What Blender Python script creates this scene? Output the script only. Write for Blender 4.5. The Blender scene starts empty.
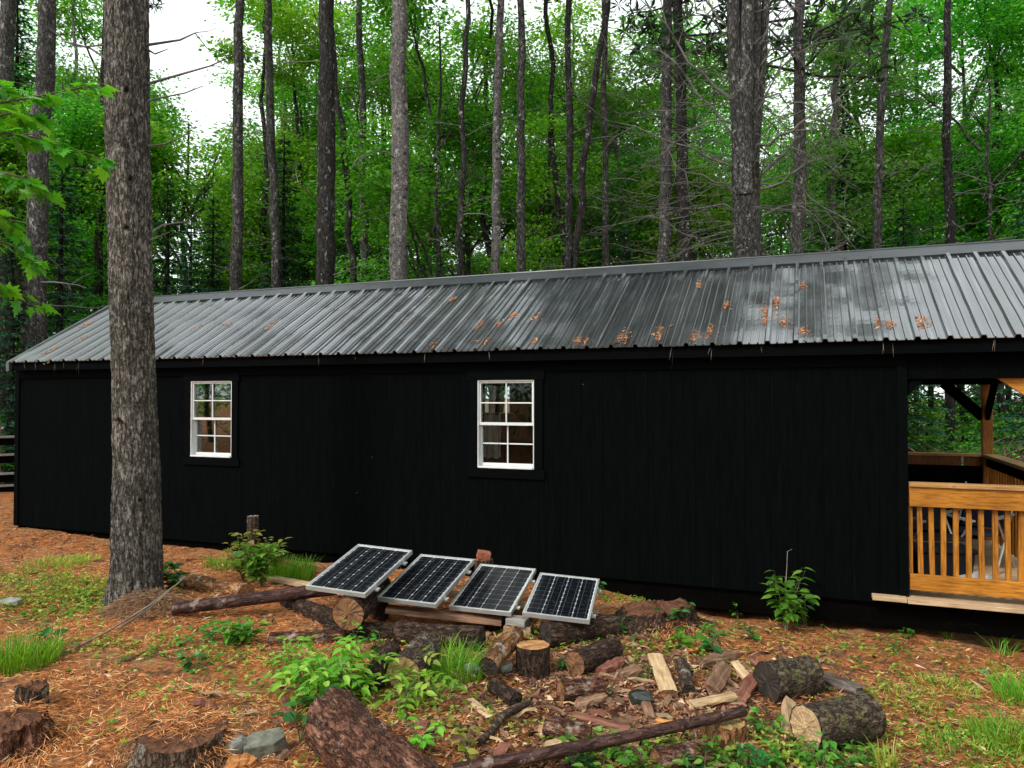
import bpy, math, random
import numpy as np
from mathutils import Vector, Matrix, Euler

random.seed(7)
RNG = np.random.default_rng(11)
SC = bpy.context.scene
COL = SC.collection
rad = math.radians

# ------------------------------------------------------------------ camera
YAW, PITCH, FPX = rad(21.46), rad(1.07), 753.0
CAM = np.array([0.0, 0.0, 1.9])
_F = np.array([-math.sin(YAW) * math.cos(PITCH), math.cos(YAW) * math.cos(PITCH), math.sin(PITCH)])
_R = np.array([math.cos(YAW), math.sin(YAW), 0.0])
_U = np.cross(_R, _F)
cd = bpy.data.cameras.new('camera')
cam = bpy.data.objects.new('camera', cd)
COL.objects.link(cam)
cam.location = CAM
cam.rotation_euler = (math.pi / 2 + PITCH, 0, YAW)
cd.sensor_width = 36
cd.lens = 36 * FPX / 1024
cd.clip_end = 2000
SC.camera = cam

# ------------------------------------------------------------------ sky, sun, exposure
SUN_EL, SUN_AZ = rad(44), rad(205)          # azimuth measured clockwise from +Y
w = bpy.data.worlds.new('World')
SC.world = w
w.use_nodes = True
nt = w.node_tree
bg = nt.nodes['Background']
sky = nt.nodes.new('ShaderNodeTexSky')
sky.sky_type = 'NISHITA'
sky.sun_disc = False
sky.sun_elevation = SUN_EL
sky.sun_rotation = SUN_AZ
sky.dust_density = 3.0
hs = nt.nodes.new('ShaderNodeHueSaturation')
hs.inputs['Saturation'].default_value = 0.12
nt.links.new(sky.outputs[0], hs.inputs['Color'])
mxw = nt.nodes.new('ShaderNodeMix')
mxw.data_type = 'RGBA'
mxw.inputs[0].default_value = 0.6           # high overcast: even white cloud over the clear-sky gradient
nt.links.new(hs.outputs[0], mxw.inputs[6])
mxw.inputs[7].default_value = (8.6, 9.3, 9.5, 1)
nt.links.new(mxw.outputs[2], bg.inputs['Color'])
bg.inputs['Strength'].default_value = 0.15
sd = bpy.data.lights.new('sun', 'SUN')
sd.energy = 1.5
sd.angle = rad(10)
sd.color = (1.0, 0.95, 0.88)
sun = bpy.data.objects.new('sun', sd)
COL.objects.link(sun)
_sd = Vector((math.sin(SUN_AZ) * math.cos(SUN_EL), math.cos(SUN_AZ) * math.cos(SUN_EL), math.sin(SUN_EL)))
sun.rotation_euler = _sd.to_track_quat('Z', 'Y').to_euler()
SC.view_settings.view_transform = 'Standard'
SC.view_settings.look = 'None'
SC.view_settings.exposure = 0.6
SC.view_settings.gamma = 1
SC.view_settings.use_curve_mapping = False
SC.cycles.max_bounces = 8
SC.cycles.transparent_max_bounces = 8
SC.cycles.use_denoising = True


# ------------------------------------------------------------------ photo geometry helpers
def ray(u, v):
    return _F + _R * (u - 512) / FPX + _U * (384 - v) / FPX


def at_z(u, v, z):
    d = ray(u, v)
    return CAM + d * (z - CAM[2]) / d[2]


def at_y(u, v, y):
    d = ray(u, v)
    return CAM + d * y / d[1]


def at_d(u, v, D):
    return CAM + ray(u, v) * D


def sstep(e0, e1, x):
    t = np.clip((np.asarray(x, float) - e0) / (e1 - e0), 0, 1)
    return t * t * (3 - 2 * t)


def vnoise(x, y, seed=0):
    xi, yi = np.floor(x).astype(np.int64), np.floor(y).astype(np.int64)
    fx, fy = x - xi, y - yi
    fx, fy = fx * fx * (3 - 2 * fx), fy * fy * (3 - 2 * fy)

    def h(a, b):
        n = (a * 374761393 + b * 668265263 + seed * 974634777) & 0xFFFFFFFF
        n = ((n ^ (n >> 13)) * 1274126177) & 0xFFFFFFFF
        return ((n ^ (n >> 16)) & 0xFFFF) / 65535.0
    return (h(xi, yi) * (1 - fx) + h(xi + 1, yi) * fx) * (1 - fy) + (h(xi, yi + 1) * (1 - fx) + h(xi + 1, yi + 1) * fx) * fy


def fbm(x, y, seed=0, octs=4):
    s, a, t = 0, 1.0, 0
    for k in range(octs):
        s = s + a * (vnoise(x * 2 ** k, y * 2 ** k, seed + k) - 0.5)
        t += a
        a *= 0.5
    return s / t * 2


MOUNDS = []      # (x, y, height, radius)


def hsmooth(x, y):
    x, y = np.asarray(x, float), np.asarray(y, float)
    z = 0.19 - 0.16 * sstep(-2.3, -0.5, x) - 0.05 * sstep(0.3, 2.0, x) + 0.09 * sstep(-7.0, -9.5, x)
    far = np.hypot(x, y)
    z = z + 0.05 * sstep(10, 40, far)
    for mx, my, mh, mr in MOUNDS:
        z = z + mh * np.exp(-((x - mx) ** 2 + (y - my) ** 2) / mr ** 2)
    return z


def hfull(x, y):
    x, y = np.asarray(x, float), np.asarray(y, float)
    z = hsmooth(x, y)
    near = sstep(16, 9, np.hypot(x, y))
    z = z + 0.05 * fbm(x * 1.1, y * 1.1, 3, 3)
    z = z + near * (0.022 * fbm(x * 5, y * 5, 9, 3) + 0.010 * fbm(x * 18, y * 18, 19, 2))
    return z


def ground_at(u, v):
    z = 0.1
    for _ in range(12):
        p = at_z(u, v, z)
        z = float(hsmooth(p[0], p[1]))
    p = at_z(u, v, z)
    return np.array([p[0], p[1], float(hfull(p[0], p[1]))])


def gz(x, y):
    return float(hfull(x, y))


for (u, v, mh, mr) in ((655, 618, 0.10, 0.42), (606, 590, 0.10, 0.3), (185, 735, 0.11, 0.36), (45, 725, 0.09, 0.35), (680, 650, 0.05, 0.5), (155, 625, 0.06, 0.45), (700, 735, 0.05, 0.4), (425, 632, -.15, .30), (490, 632, -.13, .26), (605, 630, -.10, .24)):
    p = at_z(u, v, 0.1)
    MOUNDS.append((p[0], p[1], mh, mr))


# ------------------------------------------------------------------ mesh helpers
class MB:
    def __init__(self):
        self.v, self.f, self.n, self.mi = [], [], 0, []

    def add(self, verts, faces, mi=0):
        verts = np.asarray(verts, float).reshape(-1, 3)
        self.v.append(verts)
        o = self.n
        for f in faces:
            self.f.append([int(i) + o for i in f])
            self.mi.append(mi)
        self.n += len(verts)

    def box(self, c, s, M=None, mi=0, jit=0.0):
        c, s = np.asarray(c, float), np.asarray(s, float) / 2
        vs = np.array([(x, y, z) for x in (-1, 1) for y in (-1, 1) for z in (-1, 1)], float) * s
        if jit:
            vs = vs + RNG.normal(0, jit, vs.shape)
        if M is not None:
            vs = vs @ np.asarray(M).T
        self.add(vs + c, [(0, 1, 3, 2), (4, 6, 7, 5), (0, 4, 5, 1), (2, 3, 7, 6), (0, 2, 6, 4), (1, 5, 7, 3)], mi)

    def span(self, p0, p1, mi=0):
        p0, p1 = np.asarray(p0, float), np.asarray(p1, float)
        self.box((p0 + p1) / 2, np.abs(p1 - p0), mi=mi)

    def bar(self, p0, p1, wd, th, up=(0, 0, 1), mi=0, jit=0.0):
        p0, p1 = np.asarray(p0, float), np.asarray(p1, float)
        d = p1 - p0
        L = np.linalg.norm(d)
        x = d / L
        y = np.cross(np.asarray(up, float), x)
        y /= np.linalg.norm(y)
        z = np.cross(x, y)
        self.box((p0 + p1) / 2, (L, wd, th), np.stack([x, y, z], 1), mi, jit)

    def tube(self, pts, rr, seg=8, cap=True, wob=0.0, mi=0):
        pts = np.asarray(pts, float)
        n = len(pts)
        rr = np.broadcast_to(np.asarray(rr, float), (n,))
        t = np.gradient(pts, axis=0)
        t /= np.linalg.norm(t, axis=1)[:, None] + 1e-12
        ref = np.array([0, 0, 1.0]) if abs(t[0][2]) < 0.8 else np.array([1.0, 0, 0])
        a = np.cross(t, ref)
        a /= np.linalg.norm(a, axis=1)[:, None] + 1e-12
        b = np.cross(t, a)
        th = np.linspace(0, 2 * np.pi, seg, endpoint=False)
        r = rr[:, None] * np.ones((1, seg))
        if wob:
            r = r * (1 + wob * RNG.normal(0, 1, (n, seg)))
        vs = pts[:, None] + r[..., None] * (np.cos(th)[None, :, None] * a[:, None] + np.sin(th)[None, :, None] * b[:, None])
        fs = [(i * seg + j, i * seg + (j + 1) % seg, (i + 1) * seg + (j + 1) % seg, (i + 1) * seg + j) for i in range(n - 1) for j in range(seg)]
        if cap:
            fs.append(tuple(range(seg)))
            fs.append(tuple((n - 1) * seg + j for j in range(seg))[::-1])
        self.add(vs.reshape(-1, 3), fs, mi)

    def build(self, name, mats, parent=None, smooth=False, bevel=0):
        me = bpy.data.meshes.new(name)
        me.from_pydata(np.concatenate(self.v).tolist(), [], self.f)
        if not isinstance(mats, (list, tuple)):
            mats = [mats]
        for m in mats:
            me.materials.append(m)
        if len(mats) > 1:
            me.polygons.foreach_set('material_index', self.mi)
        if smooth:
            me.polygons.foreach_set('use_smooth', [True] * len(me.polygons))
        me.update()
        o = bpy.data.objects.new(name, me)
        COL.objects.link(o)
        if parent:
            o.parent = parent
        if bevel:
            b = o.modifiers.new('bevel', 'BEVEL')
            b.width = bevel
            b.segments = 2
            b.limit_method = 'ANGLE'
        return o


def quads_obj(name, V, mat, parent=None, smooth=False, k=4):
    """V: (N, k, 3) one polygon each"""
    N = len(V)
    me = bpy.data.meshes.new(name)
    me.vertices.add(N * k)
    me.vertices.foreach_set('co', np.ascontiguousarray(V, dtype=np.float32).ravel())
    me.loops.add(N * k)
    me.loops.foreach_set('vertex_index', np.arange(N * k, dtype=np.int32))
    me.polygons.add(N)
    me.polygons.foreach_set('loop_start', np.arange(0, N * k, k, dtype=np.int32))
    me.polygons.foreach_set('loop_total', np.full(N, k, dtype=np.int32))
    me.materials.append(mat)
    me.update(calc_edges=True)
    me.validate()
    o = bpy.data.objects.new(name, me)
    COL.objects.link(o)
    if parent:
        o.parent = parent
    return o


def leafq(P, D, Nn, L, W, bend=0.0):
    """rhombic leaves: P base points, D directions, Nn approx normals -> (N,4,3)"""
    D = D / (np.linalg.norm(D, axis=1)[:, None] + 1e-9)
    S = np.cross(D, Nn)
    S /= np.linalg.norm(S, axis=1)[:, None] + 1e-9
    L, W = np.asarray(L).reshape(-1, 1), np.asarray(W).reshape(-1, 1)
    mid = P + D * L * 0.45
    up = np.cross(S, D) * W * bend
    return np.stack([P, mid + S * W / 2 + up, P + D * L, mid - S * W / 2 + up], 1)


def unit(n):
    v = RNG.normal(0, 1, (n, 3))
    return v / np.linalg.norm(v, axis=1)[:, None]


def empty(name, loc=(0, 0, 0), rot=(0, 0, 0)):
    o = bpy.data.objects.new(name, None)
    COL.objects.link(o)
    o.empty_display_size = 0.1
    o.location = loc
    o.rotation_euler = rot
    return o


def tag(o, label=None, cat=None, group=None, kind=None):
    if label:
        o['label'] = label
    if cat:
        o['category'] = cat
    if group:
        o['group'] = group
    if kind:
        o['kind'] = kind
    return o


def copy_tree(o, parent=None):
    c = o.copy()
    COL.objects.link(c)
    if parent:
        c.parent = parent
    for ch in list(o.children):
        copy_tree(ch, c)
    return c


# ------------------------------------------------------------------ materials
def newmat(name):
    m = bpy.data.materials.new(name)
    m.use_nodes = True
    n = m.node_tree
    return m, n, n.nodes['Principled BSDF']


def nd(n, t, **kw):
    x = n.nodes.new(t)
    for k, v in kw.items():
        if k in x.inputs.keys():
            x.inputs[k].default_value = v
        else:
            setattr(x, k, v)
    return x


def coords(n, scale=(1, 1, 1), rot=(0, 0, 0)):
    tc = nd(n, 'ShaderNodeTexCoord')
    mp = nd(n, 'ShaderNodeMapping')
    mp.inputs['Scale'].default_value = scale
    mp.inputs['Rotation'].default_value = rot
    n.links.new(tc.outputs['Object'], mp.inputs[0])
    return mp.outputs[0]


def noise(n, co, scale, detail=5, rough=0.6):
    x = nd(n, 'ShaderNodeTexNoise')
    x.inputs['Scale'].default_value = scale
    x.inputs['Detail'].default_value = detail
    x.inputs['Roughness'].default_value = rough
    n.links.new(co, x.inputs['Vector'])
    return x.outputs[0]


def ramp(n, fac, stops):
    r = nd(n, 'ShaderNodeValToRGB')
    e = r.color_ramp.elements
    while len(e) < len(stops):
        e.new(0.5)
    for i, (p, c) in enumerate(stops):
        e[i].position = p
        e[i].color = (*c, 1) if len(c) == 3 else c
    n.links.new(fac, r.inputs[0])
    return r.outputs[0]


def mix(n, fac, a, b, mode='MIX'):
    x = nd(n, 'ShaderNodeMix')
    x.data_type = 'RGBA'
    x.blend_type = mode
    for i, s in ((0, fac), (6, a), (7, b)):
        if hasattr(s, 'is_linked'):
            n.links.new(s, x.inputs[i])
        else:
            x.inputs[i].default_value = s if i == 0 else (*s, 1)
    return x.outputs[2]


def math_(n, op, a, b=0.0):
    x = nd(n, 'ShaderNodeMath')
    x.operation = op
    for i, s in enumerate((a, b)):
        if hasattr(s, 'is_linked'):
            n.links.new(s, x.inputs[i])
        else:
            x.inputs[i].default_value = s
    return x.outputs[0]


def bump(n, bsdf, h, strength=0.5, dist=0.02):
    b = nd(n, 'ShaderNodeBump')
    b.inputs['Strength'].default_value = strength
    b.inputs['Distance'].default_value = dist
    n.links.new(h, b.inputs['Height'])
    n.links.new(b.outputs[0], bsdf.inputs['Normal'])


def g3(*t):
    return tuple(t)


def mat_bark(name, cols, scale=14, stretch=(1, 1, 0.3), bd=0.03, lichen=0.0, lcol=(0.42, 0.42, 0.38), rough=0.9, spots=None):
    m, n, b = newmat(name)
    co = coords(n, stretch)
    nz = noise(n, co, scale * 1.7, 8, 0.75)
    big = noise(n, coords(n), 1.7, 4, 0.6)
    f1 = math_(n, 'ABSOLUTE', math_(n, 'SUBTRACT', noise(n, co, scale * 0.55, 4, 0.6), 0.5))
    f2 = math_(n, 'ABSOLUTE', math_(n, 'SUBTRACT', noise(n, co, scale * 1.1, 3, 0.6), 0.5))
    crack = ramp(n, math_(n, 'MINIMUM', f1, math_(n, 'MULTIPLY', f2, 1.5)), [(0.0, (0, 0, 0)), (0.055, (1, 1, 1))])
    c = ramp(n, nz, [(0.34, cols[0]), (0.5, cols[1]), (0.68, cols[2])])
    c = mix(n, 1.0, c, ramp(n, crack, [(0.0, (0.36, 0.34, 0.33)), (1.0, (1, 1, 1))]), 'MULTIPLY')
    c = mix(n, 1.0, c, ramp(n, big, [(0.3, (0.72, 0.72, 0.72)), (0.7, (1.2, 1.18, 1.15))]), 'MULTIPLY')
    if lichen:
        ln = noise(n, coords(n, (1, 1, 0.7)), 9, 7, 0.7)
        lf = ramp(n, ln, [(0.60 - lichen * 0.1, (0, 0, 0)), (0.66 - lichen * 0.1, (1, 1, 1))])
        c = mix(n, math_(n, 'MULTIPLY', lf, 0.75), c, lcol)
    if spots:
        sn = nd(n, 'ShaderNodeTexVoronoi')
        sn.inputs['Scale'].default_value = spots
        n.links.new(coords(n, (1, 1, 1.3)), sn.inputs['Vector'])
        sf = ramp(n, sn.outputs['Distance'], [(0.12, (1, 1, 1)), (0.3, (0, 0, 0))])
        c = mix(n, math_(n, 'MULTIPLY', sf, 0.8), c, (0.02, 0.018, 0.016))
    n.links.new(c, b.inputs['Base Color'])
    b.inputs['Roughness'].default_value = rough
    b.inputs['Specular IOR Level'].default_value = 0.25
    hgt = math_(n, 'ADD', math_(n, 'MULTIPLY', crack, 0.7), math_(n, 'MULTIPLY', nz, 0.6))
    bump(n, b, hgt, 0.9, bd)
    return m


def mat_leaf(name, c0, c1, c2, trans=0.45, rough=0.5, spec=0.3):
    m, n, b = newmat(name)
    ge = nd(n, 'ShaderNodeNewGeometry')
    oi = nd(n, 'ShaderNodeObjectInfo')
    c = ramp(n, ge.outputs['Random Per Island'], [(0.0, c0), (0.55, c1), (1.0, c2)])
    hsv = nd(n, 'ShaderNodeHueSaturation')
    n.links.new(math_(n, 'ADD', math_(n, 'MULTIPLY', oi.outputs['Random'], 0.035), 0.49), hsv.inputs['Hue'])
    n.links.new(math_(n, 'ADD', math_(n, 'MULTIPLY', oi.outputs['Random'], 0.35), 0.82), hsv.inputs['Value'])
    n.links.new(c, hsv.inputs['Color'])
    c = hsv.outputs[0]
    n.links.new(c, b.inputs['Base Color'])
    b.inputs['Roughness'].default_value = rough
    b.inputs['Specular IOR Level'].default_value = spec
    t = nd(n, 'ShaderNodeBsdfTranslucent')
    n.links.new(mix(n, 1.0, c, (1.25, 1.2, 0.55), 'MULTIPLY'), t.inputs['Color'])
    ms = nd(n, 'ShaderNodeMixShader')
    ms.inputs[0].default_value = trans
    n.links.new(b.outputs[0], ms.inputs[1])
    n.links.new(t.outputs[0], ms.inputs[2])
    n.links.new(ms.outputs[0], n.nodes['Material Output'].inputs['Surface'])
    return m


def mat_island(name, stops, rough=0.85, spec=0.2, nscale=None):
    m, n, b = newmat(name)
    ge = nd(n, 'ShaderNodeNewGeometry')
    c = ramp(n, ge.outputs['Random Per Island'], stops)
    if nscale:
        c = mix(n, 1.0, c, ramp(n, noise(n, coords(n), nscale, 4), [(0.3, (0.6, 0.6, 0.6)), (0.7, (1.25, 1.25, 1.25))]), 'MULTIPLY')
    n.links.new(c, b.inputs['Base Color'])
    b.inputs['Roughness'].default_value = rough
    b.inputs['Specular IOR Level'].default_value = spec
    return m


def mat_wood(name, c0, c1, c2, stretch=(1.2, 14, 14), rough=0.65, obj_var=0.0, bd=0.004, spec=0.3, knots=True):
    m, n, b = newmat(name)
    co = coords(n, stretch)
    nz = noise(n, co, 4.5, 8, 0.72)
    c = ramp(n, nz, [(0.34, c0), (0.5, c1), (0.66, c2)])
    big = noise(n, coords(n), 2.3, 3)
    c = mix(n, 1.0, c, ramp(n, big, [(0.3, (0.7, 0.68, 0.66)), (0.7, (1.15, 1.15, 1.15))]), 'MULTIPLY')
    if obj_var:
        oi = nd(n, 'ShaderNodeObjectInfo')
        hsv = nd(n, 'ShaderNodeHueSaturation')
        n.links.new(math_(n, 'ADD', math_(n, 'MULTIPLY', oi.outputs['Random'], obj_var), 1 - obj_var / 2), hsv.inputs['Value'])
        n.links.new(c, hsv.inputs['Color'])
        c = hsv.outputs[0]
    if name.startswith('cedar'):
        kv = nd(n, 'ShaderNodeTexVoronoi')
        kv.inputs['Scale'].default_value = 4.3
        n.links.new(coords(n, (1, 1, 1.6)), kv.inputs['Vector'])
        c = mix(n, math_(n, 'MULTIPLY', ramp(n, kv.outputs['Distance'], [(0.05, (1, 1, 1)), (0.11, (0, 0, 0))]), 0.7), c, (0.07, 0.022, 0.006))
        gr = noise(n, coords(n), 7, 5, 0.7)
        c = mix(n, math_(n, 'MULTIPLY', ramp(n, gr, [(0.55, (0, 0, 0)), (0.72, (1, 1, 1))]), 0.4), c, (0.17, 0.08, 0.03))
    n.links.new(c, b.inputs['Base Color'])
    b.inputs['Roughness'].default_value = rough
    b.inputs['Specular IOR Level'].default_value = spec
    bump(n, b, nz, 0.6, bd)
    return m


def mat_rings(name, c0, c1, c2, scale=60, rough=0.75):
    """end grain: rings round the object's own X axis"""
    m, n, b = newmat(name)
    co = coords(n, (0, 1, 1))
    wv = nd(n, 'ShaderNodeTexWave')
    wv.wave_type = 'RINGS'
    wv.rings_direction = 'SPHERICAL'
    wv.inputs['Scale'].default_value = scale
    wv.inputs['Distortion'].default_value = 2.5
    wv.inputs['Detail'].default_value = 3
    n.links.new(co, wv.inputs['Vector'])
    c = ramp(n, wv.outputs['Fac'], [(0.1, c0), (0.9, c1)])
    nz = noise(n, coords(n), 11, 6, 0.7)
    c = mix(n, ramp(n, nz, [(0.42, (0, 0, 0)), (0.68, (1, 1, 1))]), c, c2)
    n.links.new(c, b.inputs['Base Color'])
    b.inputs['Roughness'].default_value = rough
    bump(n, b, nz, 0.7, 0.008)
    return m


def mat_plain(name, c, rough=0.6, spec=0.4, metal=0.0, nscale=30, nv=0.15, bd=0.0):
    m, n, b = newmat(name)
    nz = noise(n, coords(n), nscale, 5, 0.65)
    lo, hi = 1 - nv, 1 + nv
    cc = mix(n, 1.0, c, ramp(n, nz, [(0.3, (lo, lo, lo)), (0.7, (hi, hi, hi))]), 'MULTIPLY')
    n.links.new(cc, b.inputs['Base Color'])
    b.inputs['Roughness'].default_value = rough
    b.inputs['Specular IOR Level'].default_value = spec
    b.inputs['Metallic'].default_value = metal
    if bd:
        bump(n, b, nz, 0.6, bd)
    return m


M = {}
M['bark_pine'] = mat_bark('bark_pine', [(0.035, 0.030, 0.026), (0.165, 0.148, 0.128), (0.50, 0.465, 0.42)], 34, (1, 1, 0.34), 0.05, 0.2, (0.40, 0.38, 0.33))
M['bark_grey'] = mat_bark('bark_grey', [(0.032, 0.031, 0.030), (0.088, 0.085, 0.080), (0.19, 0.185, 0.175)], 20, (1, 1, 0.4), 0.03, 0.25)
M['bark_pale'] = mat_bark('bark_pale', [(0.09, 0.083, 0.08), (0.20, 0.187, 0.178), (0.36, 0.34, 0.325)], 34, (1, 1, 0.55), 0.02, 0.4, (0.5, 0.49, 0.47), spots=5)
M['bark_dark'] = mat_bark('bark_dark', [(0.012, 0.011, 0.011), (0.034, 0.032, 0.030), (0.085, 0.08, 0.075)], 20, (1, 1, 0.3), 0.03, 0.1)
M['bark_far'] = mat_bark('bark_far', [(0.03, 0.028, 0.024), (0.07, 0.066, 0.058), (0.14, 0.13, 0.115)], 14, (1, 1, 0.3), 0.03, 0.2)
M['bark_log'] = mat_bark('bark_log', [(0.03, 0.02, 0.015), (0.10, 0.065, 0.045), (0.24, 0.17, 0.13)], 34, (0.4, 1, 1), 0.02, 0.15, (0.3, 0.29, 0.25))
M['bark_log_red'] = mat_bark('bark_log_red', [(0.025, 0.009, 0.006), (0.13, 0.048, 0.026), (0.40, 0.22, 0.14)], 24, (0.35, 1, 1), 0.025, 0.1, (0.36, 0.28, 0.23), rough=0.55)
M['bark_log_orange'] = mat_bark('bark_log_orange', [(0.06, 0.025, 0.012), (0.28, 0.12, 0.045), (0.5, 0.30, 0.15)], 22, (0.35, 1, 1), 0.02, 0.1)
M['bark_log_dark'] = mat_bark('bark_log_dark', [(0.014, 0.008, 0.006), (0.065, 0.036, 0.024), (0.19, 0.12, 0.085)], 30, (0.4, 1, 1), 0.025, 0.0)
M['bark_pole'] = mat_bark('bark_pole', [(0.028, 0.012, 0.010), (0.075, 0.032, 0.026), (0.16, 0.09, 0.075)], 26, (0.25, 1, 1), 0.008, 0.15, (0.3, 0.24, 0.21), rough=0.5)
M['bark_moss'] = mat_bark('bark_moss', [(0.03, 0.02, 0.013), (0.095, 0.068, 0.045), (0.24, 0.19, 0.13)], 24, (0.6, 1, 1), 0.03, 0.2, (0.16, 0.17, 0.05))
M['end_orange'] = mat_rings('end_orange', (0.36, 0.16, 0.05), (0.58, 0.30, 0.10), (0.16, 0.06, 0.025), 30)
M['end_brown'] = mat_rings('end_brown', (0.20, 0.09, 0.035), (0.34, 0.16, 0.06), (0.07, 0.03, 0.015), 26)
M['rot'] = mat_plain('rot', (0.11, 0.05, 0.028), 0.95, 0.1, nscale=24, nv=0.7, bd=0.03)
M['end_pale'] = mat_rings('end_pale', (0.46, 0.29, 0.15), (0.60, 0.40, 0.22), (0.30, 0.19, 0.10), 16)
M['end_olive'] = mat_rings('end_olive', (0.28, 0.18, 0.06), (0.40, 0.27, 0.10), (0.12, 0.075, 0.03), 24)
M['end_dark'] = mat_rings('end_dark', (0.018, 0.012, 0.008), (0.05, 0.032, 0.02), (0.012, 0.008, 0.006), 26)
M['wood_pale'] = mat_wood('wood_pale', (0.26, 0.16, 0.08), (0.46, 0.31, 0.17), (0.62, 0.46, 0.28), obj_var=0.5)
M['wood_brown'] = mat_wood('wood_brown', (0.10, 0.05, 0.03), (0.21, 0.115, 0.07), (0.34, 0.21, 0.13), obj_var=0.6)
M['wood_dark'] = mat_wood('wood_dark', (0.03, 0.022, 0.018), (0.10, 0.078, 0.066), (0.2, 0.165, 0.145), obj_var=0.3)
M['wood_red'] = mat_wood('wood_red', (0.09, 0.03, 0.02), (0.20, 0.075, 0.05), (0.33, 0.16, 0.10), obj_var=0.4)
M['wood_grey'] = mat_wood('wood_grey', (0.13, 0.12, 0.11), (0.24, 0.225, 0.205), (0.38, 0.36, 0.33), obj_var=0.3)
M['wood_orange'] = mat_wood('wood_orange', (0.24, 0.085, 0.025), (0.46, 0.18, 0.05), (0.6, 0.28, 0.09), obj_var=0.3)
M['cedar'] = mat_wood('cedar', (0.18, 0.058, 0.007), (0.40, 0.15, 0.014), (0.52, 0.225, 0.030), (2, 2, 2), rough=0.5, bd=0.002)
M['cedar_v'] = mat_wood('cedar_v', (0.18, 0.058, 0.007), (0.40, 0.15, 0.014), (0.52, 0.225, 0.030), (16, 16, 1.4), rough=0.5, bd=0.002)
M['cedar_h'] = mat_wood('cedar_h', (0.19, 0.062, 0.007), (0.42, 0.16, 0.015), (0.54, 0.235, 0.032), (1.4, 16, 16), rough=0.5, bd=0.002)
M['cedar_dark'] = mat_wood('cedar_dark', (0.10, 0.034, 0.010), (0.19, 0.07, 0.018), (0.27, 0.11, 0.03), (16, 16, 1.4), rough=0.6, bd=0.002)
M['cedar_post'] = mat_wood('cedar_post', (0.18, 0.06, 0.012), (0.33, 0.125, 0.024), (0.44, 0.19, 0.04), (16, 16, 1.4), rough=0.6, bd=0.002)
M['cedar_cap'] = mat_wood('cedar_cap', (0.28, 0.13, 0.04), (0.44, 0.23, 0.075), (0.56, 0.34, 0.14), (1.4, 16, 16), rough=0.55, bd=0.002)
M['plank'] = mat_wood('plank', (0.32, 0.20, 0.12), (0.5, 0.34, 0.20), (0.64, 0.48, 0.31), (1.2, 18, 18))
M['white_vinyl'] = mat_plain('white_vinyl', (0.66, 0.67, 0.66), 0.4, 0.4, nscale=18, nv=0.08)
M['alu'] = mat_plain('alu', (0.56, 0.56, 0.545), 0.35, 0.5, 0.55, nscale=9, nv=0.12)
M['steel_box'] = mat_plain('steel_box', (0.5, 0.5, 0.5), 0.4, 0.5, 0.6)
M['skid'] = mat_plain('skid', (0.0022, 0.002, 0.0018), 0.95, 0.02, nscale=12, nv=0.3)
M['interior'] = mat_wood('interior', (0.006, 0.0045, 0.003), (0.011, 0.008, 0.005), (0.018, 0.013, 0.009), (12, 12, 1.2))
M['cloth'] = mat_plain('cloth', (0.75, 0.72, 0.66), 0.9, 0.1, nscale=14, nv=0.2, bd=0.01)
M['black_fabric'] = mat_plain('black_fabric', (0.02, 0.022, 0.028), 0.9, 0.1)
M['blue_fabric'] = mat_plain('blue_fabric', (0.022, 0.028, 0.042), 0.9, 0.1)
M['white_plastic'] = mat_plain('white_plastic', (0.62, 0.64, 0.64), 0.4, 0.4, nscale=7, nv=0.1)
M['black_rock'] = mat_plain('black_rock', (0.02, 0.025, 0.02), 0.22, 0.6, nscale=9, nv=0.5, bd=0.03)
M['grey_stone'] = mat_plain('grey_stone', (0.22, 0.225, 0.20), 0.85, 0.2, nscale=22, nv=0.4, bd=0.012)
M['grey_block'] = mat_plain('grey_block', (0.16, 0.16, 0.125), 0.85, 0.2, nscale=16, nv=0.55, bd=0.012)
M['brick'] = mat_plain('brick', (0.28, 0.10, 0.06), 0.9, 0.2, nscale=22, nv=0.4, bd=0.006)
M['leaf_mid'] = mat_leaf('leaf_mid', (0.04, 0.18, 0.02), (0.10, 0.37, 0.03), (0.22, 0.53, 0.05), 0.5)
M['leaf_bright'] = mat_leaf('leaf_bright', (0.07, 0.24, 0.02), (0.17, 0.43, 0.03), (0.34, 0.56, 0.05), 0.5)
M['leaf_far'] = mat_leaf('leaf_far', (0.08, 0.20, 0.045), (0.16, 0.37, 0.075), (0.29, 0.50, 0.12), 0.45)
M['leaf_fir'] = mat_leaf('leaf_fir', (0.010, 0.055, 0.024), (0.022, 0.10, 0.042), (0.05, 0.16, 0.065), 0.2, 0.6)
M['leaf_pine'] = mat_leaf('leaf_pine', (0.014, 0.04, 0.016), (0.03, 0.075, 0.028), (0.06, 0.12, 0.045), 0.2, 0.6)
M['leaf_plant'] = mat_leaf('leaf_plant', (0.05, 0.17, 0.018), (0.11, 0.29, 0.025), (0.22, 0.40, 0.05), 0.4, 0.35)
M['leaf_lime'] = mat_leaf('leaf_lime', (0.10, 0.30, 0.018), (0.20, 0.46, 0.03), (0.40, 0.60, 0.08), 0.4, 0.35)
M['leaf_plant_dark'] = mat_leaf('leaf_plant_dark', (0.015, 0.085, 0.016), (0.035, 0.16, 0.022), (0.09, 0.25, 0.04), 0.35, 0.35)
M['leaf_yellow'] = mat_leaf('leaf_yellow', (0.17, 0.22, 0.03), (0.32, 0.33, 0.05), (0.47, 0.42, 0.13), 0.4, 0.4)
M['leaf_maple'] = mat_leaf('leaf_maple', (0.035, 0.19, 0.014), (0.09, 0.36, 0.02), (0.20, 0.50, 0.03), 0.45, 0.35)
M['grass'] = mat_leaf('grass', (0.06, 0.22, 0.012), (0.16, 0.42, 0.02), (0.36, 0.58, 0.06), 0.35, 0.5)
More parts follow.
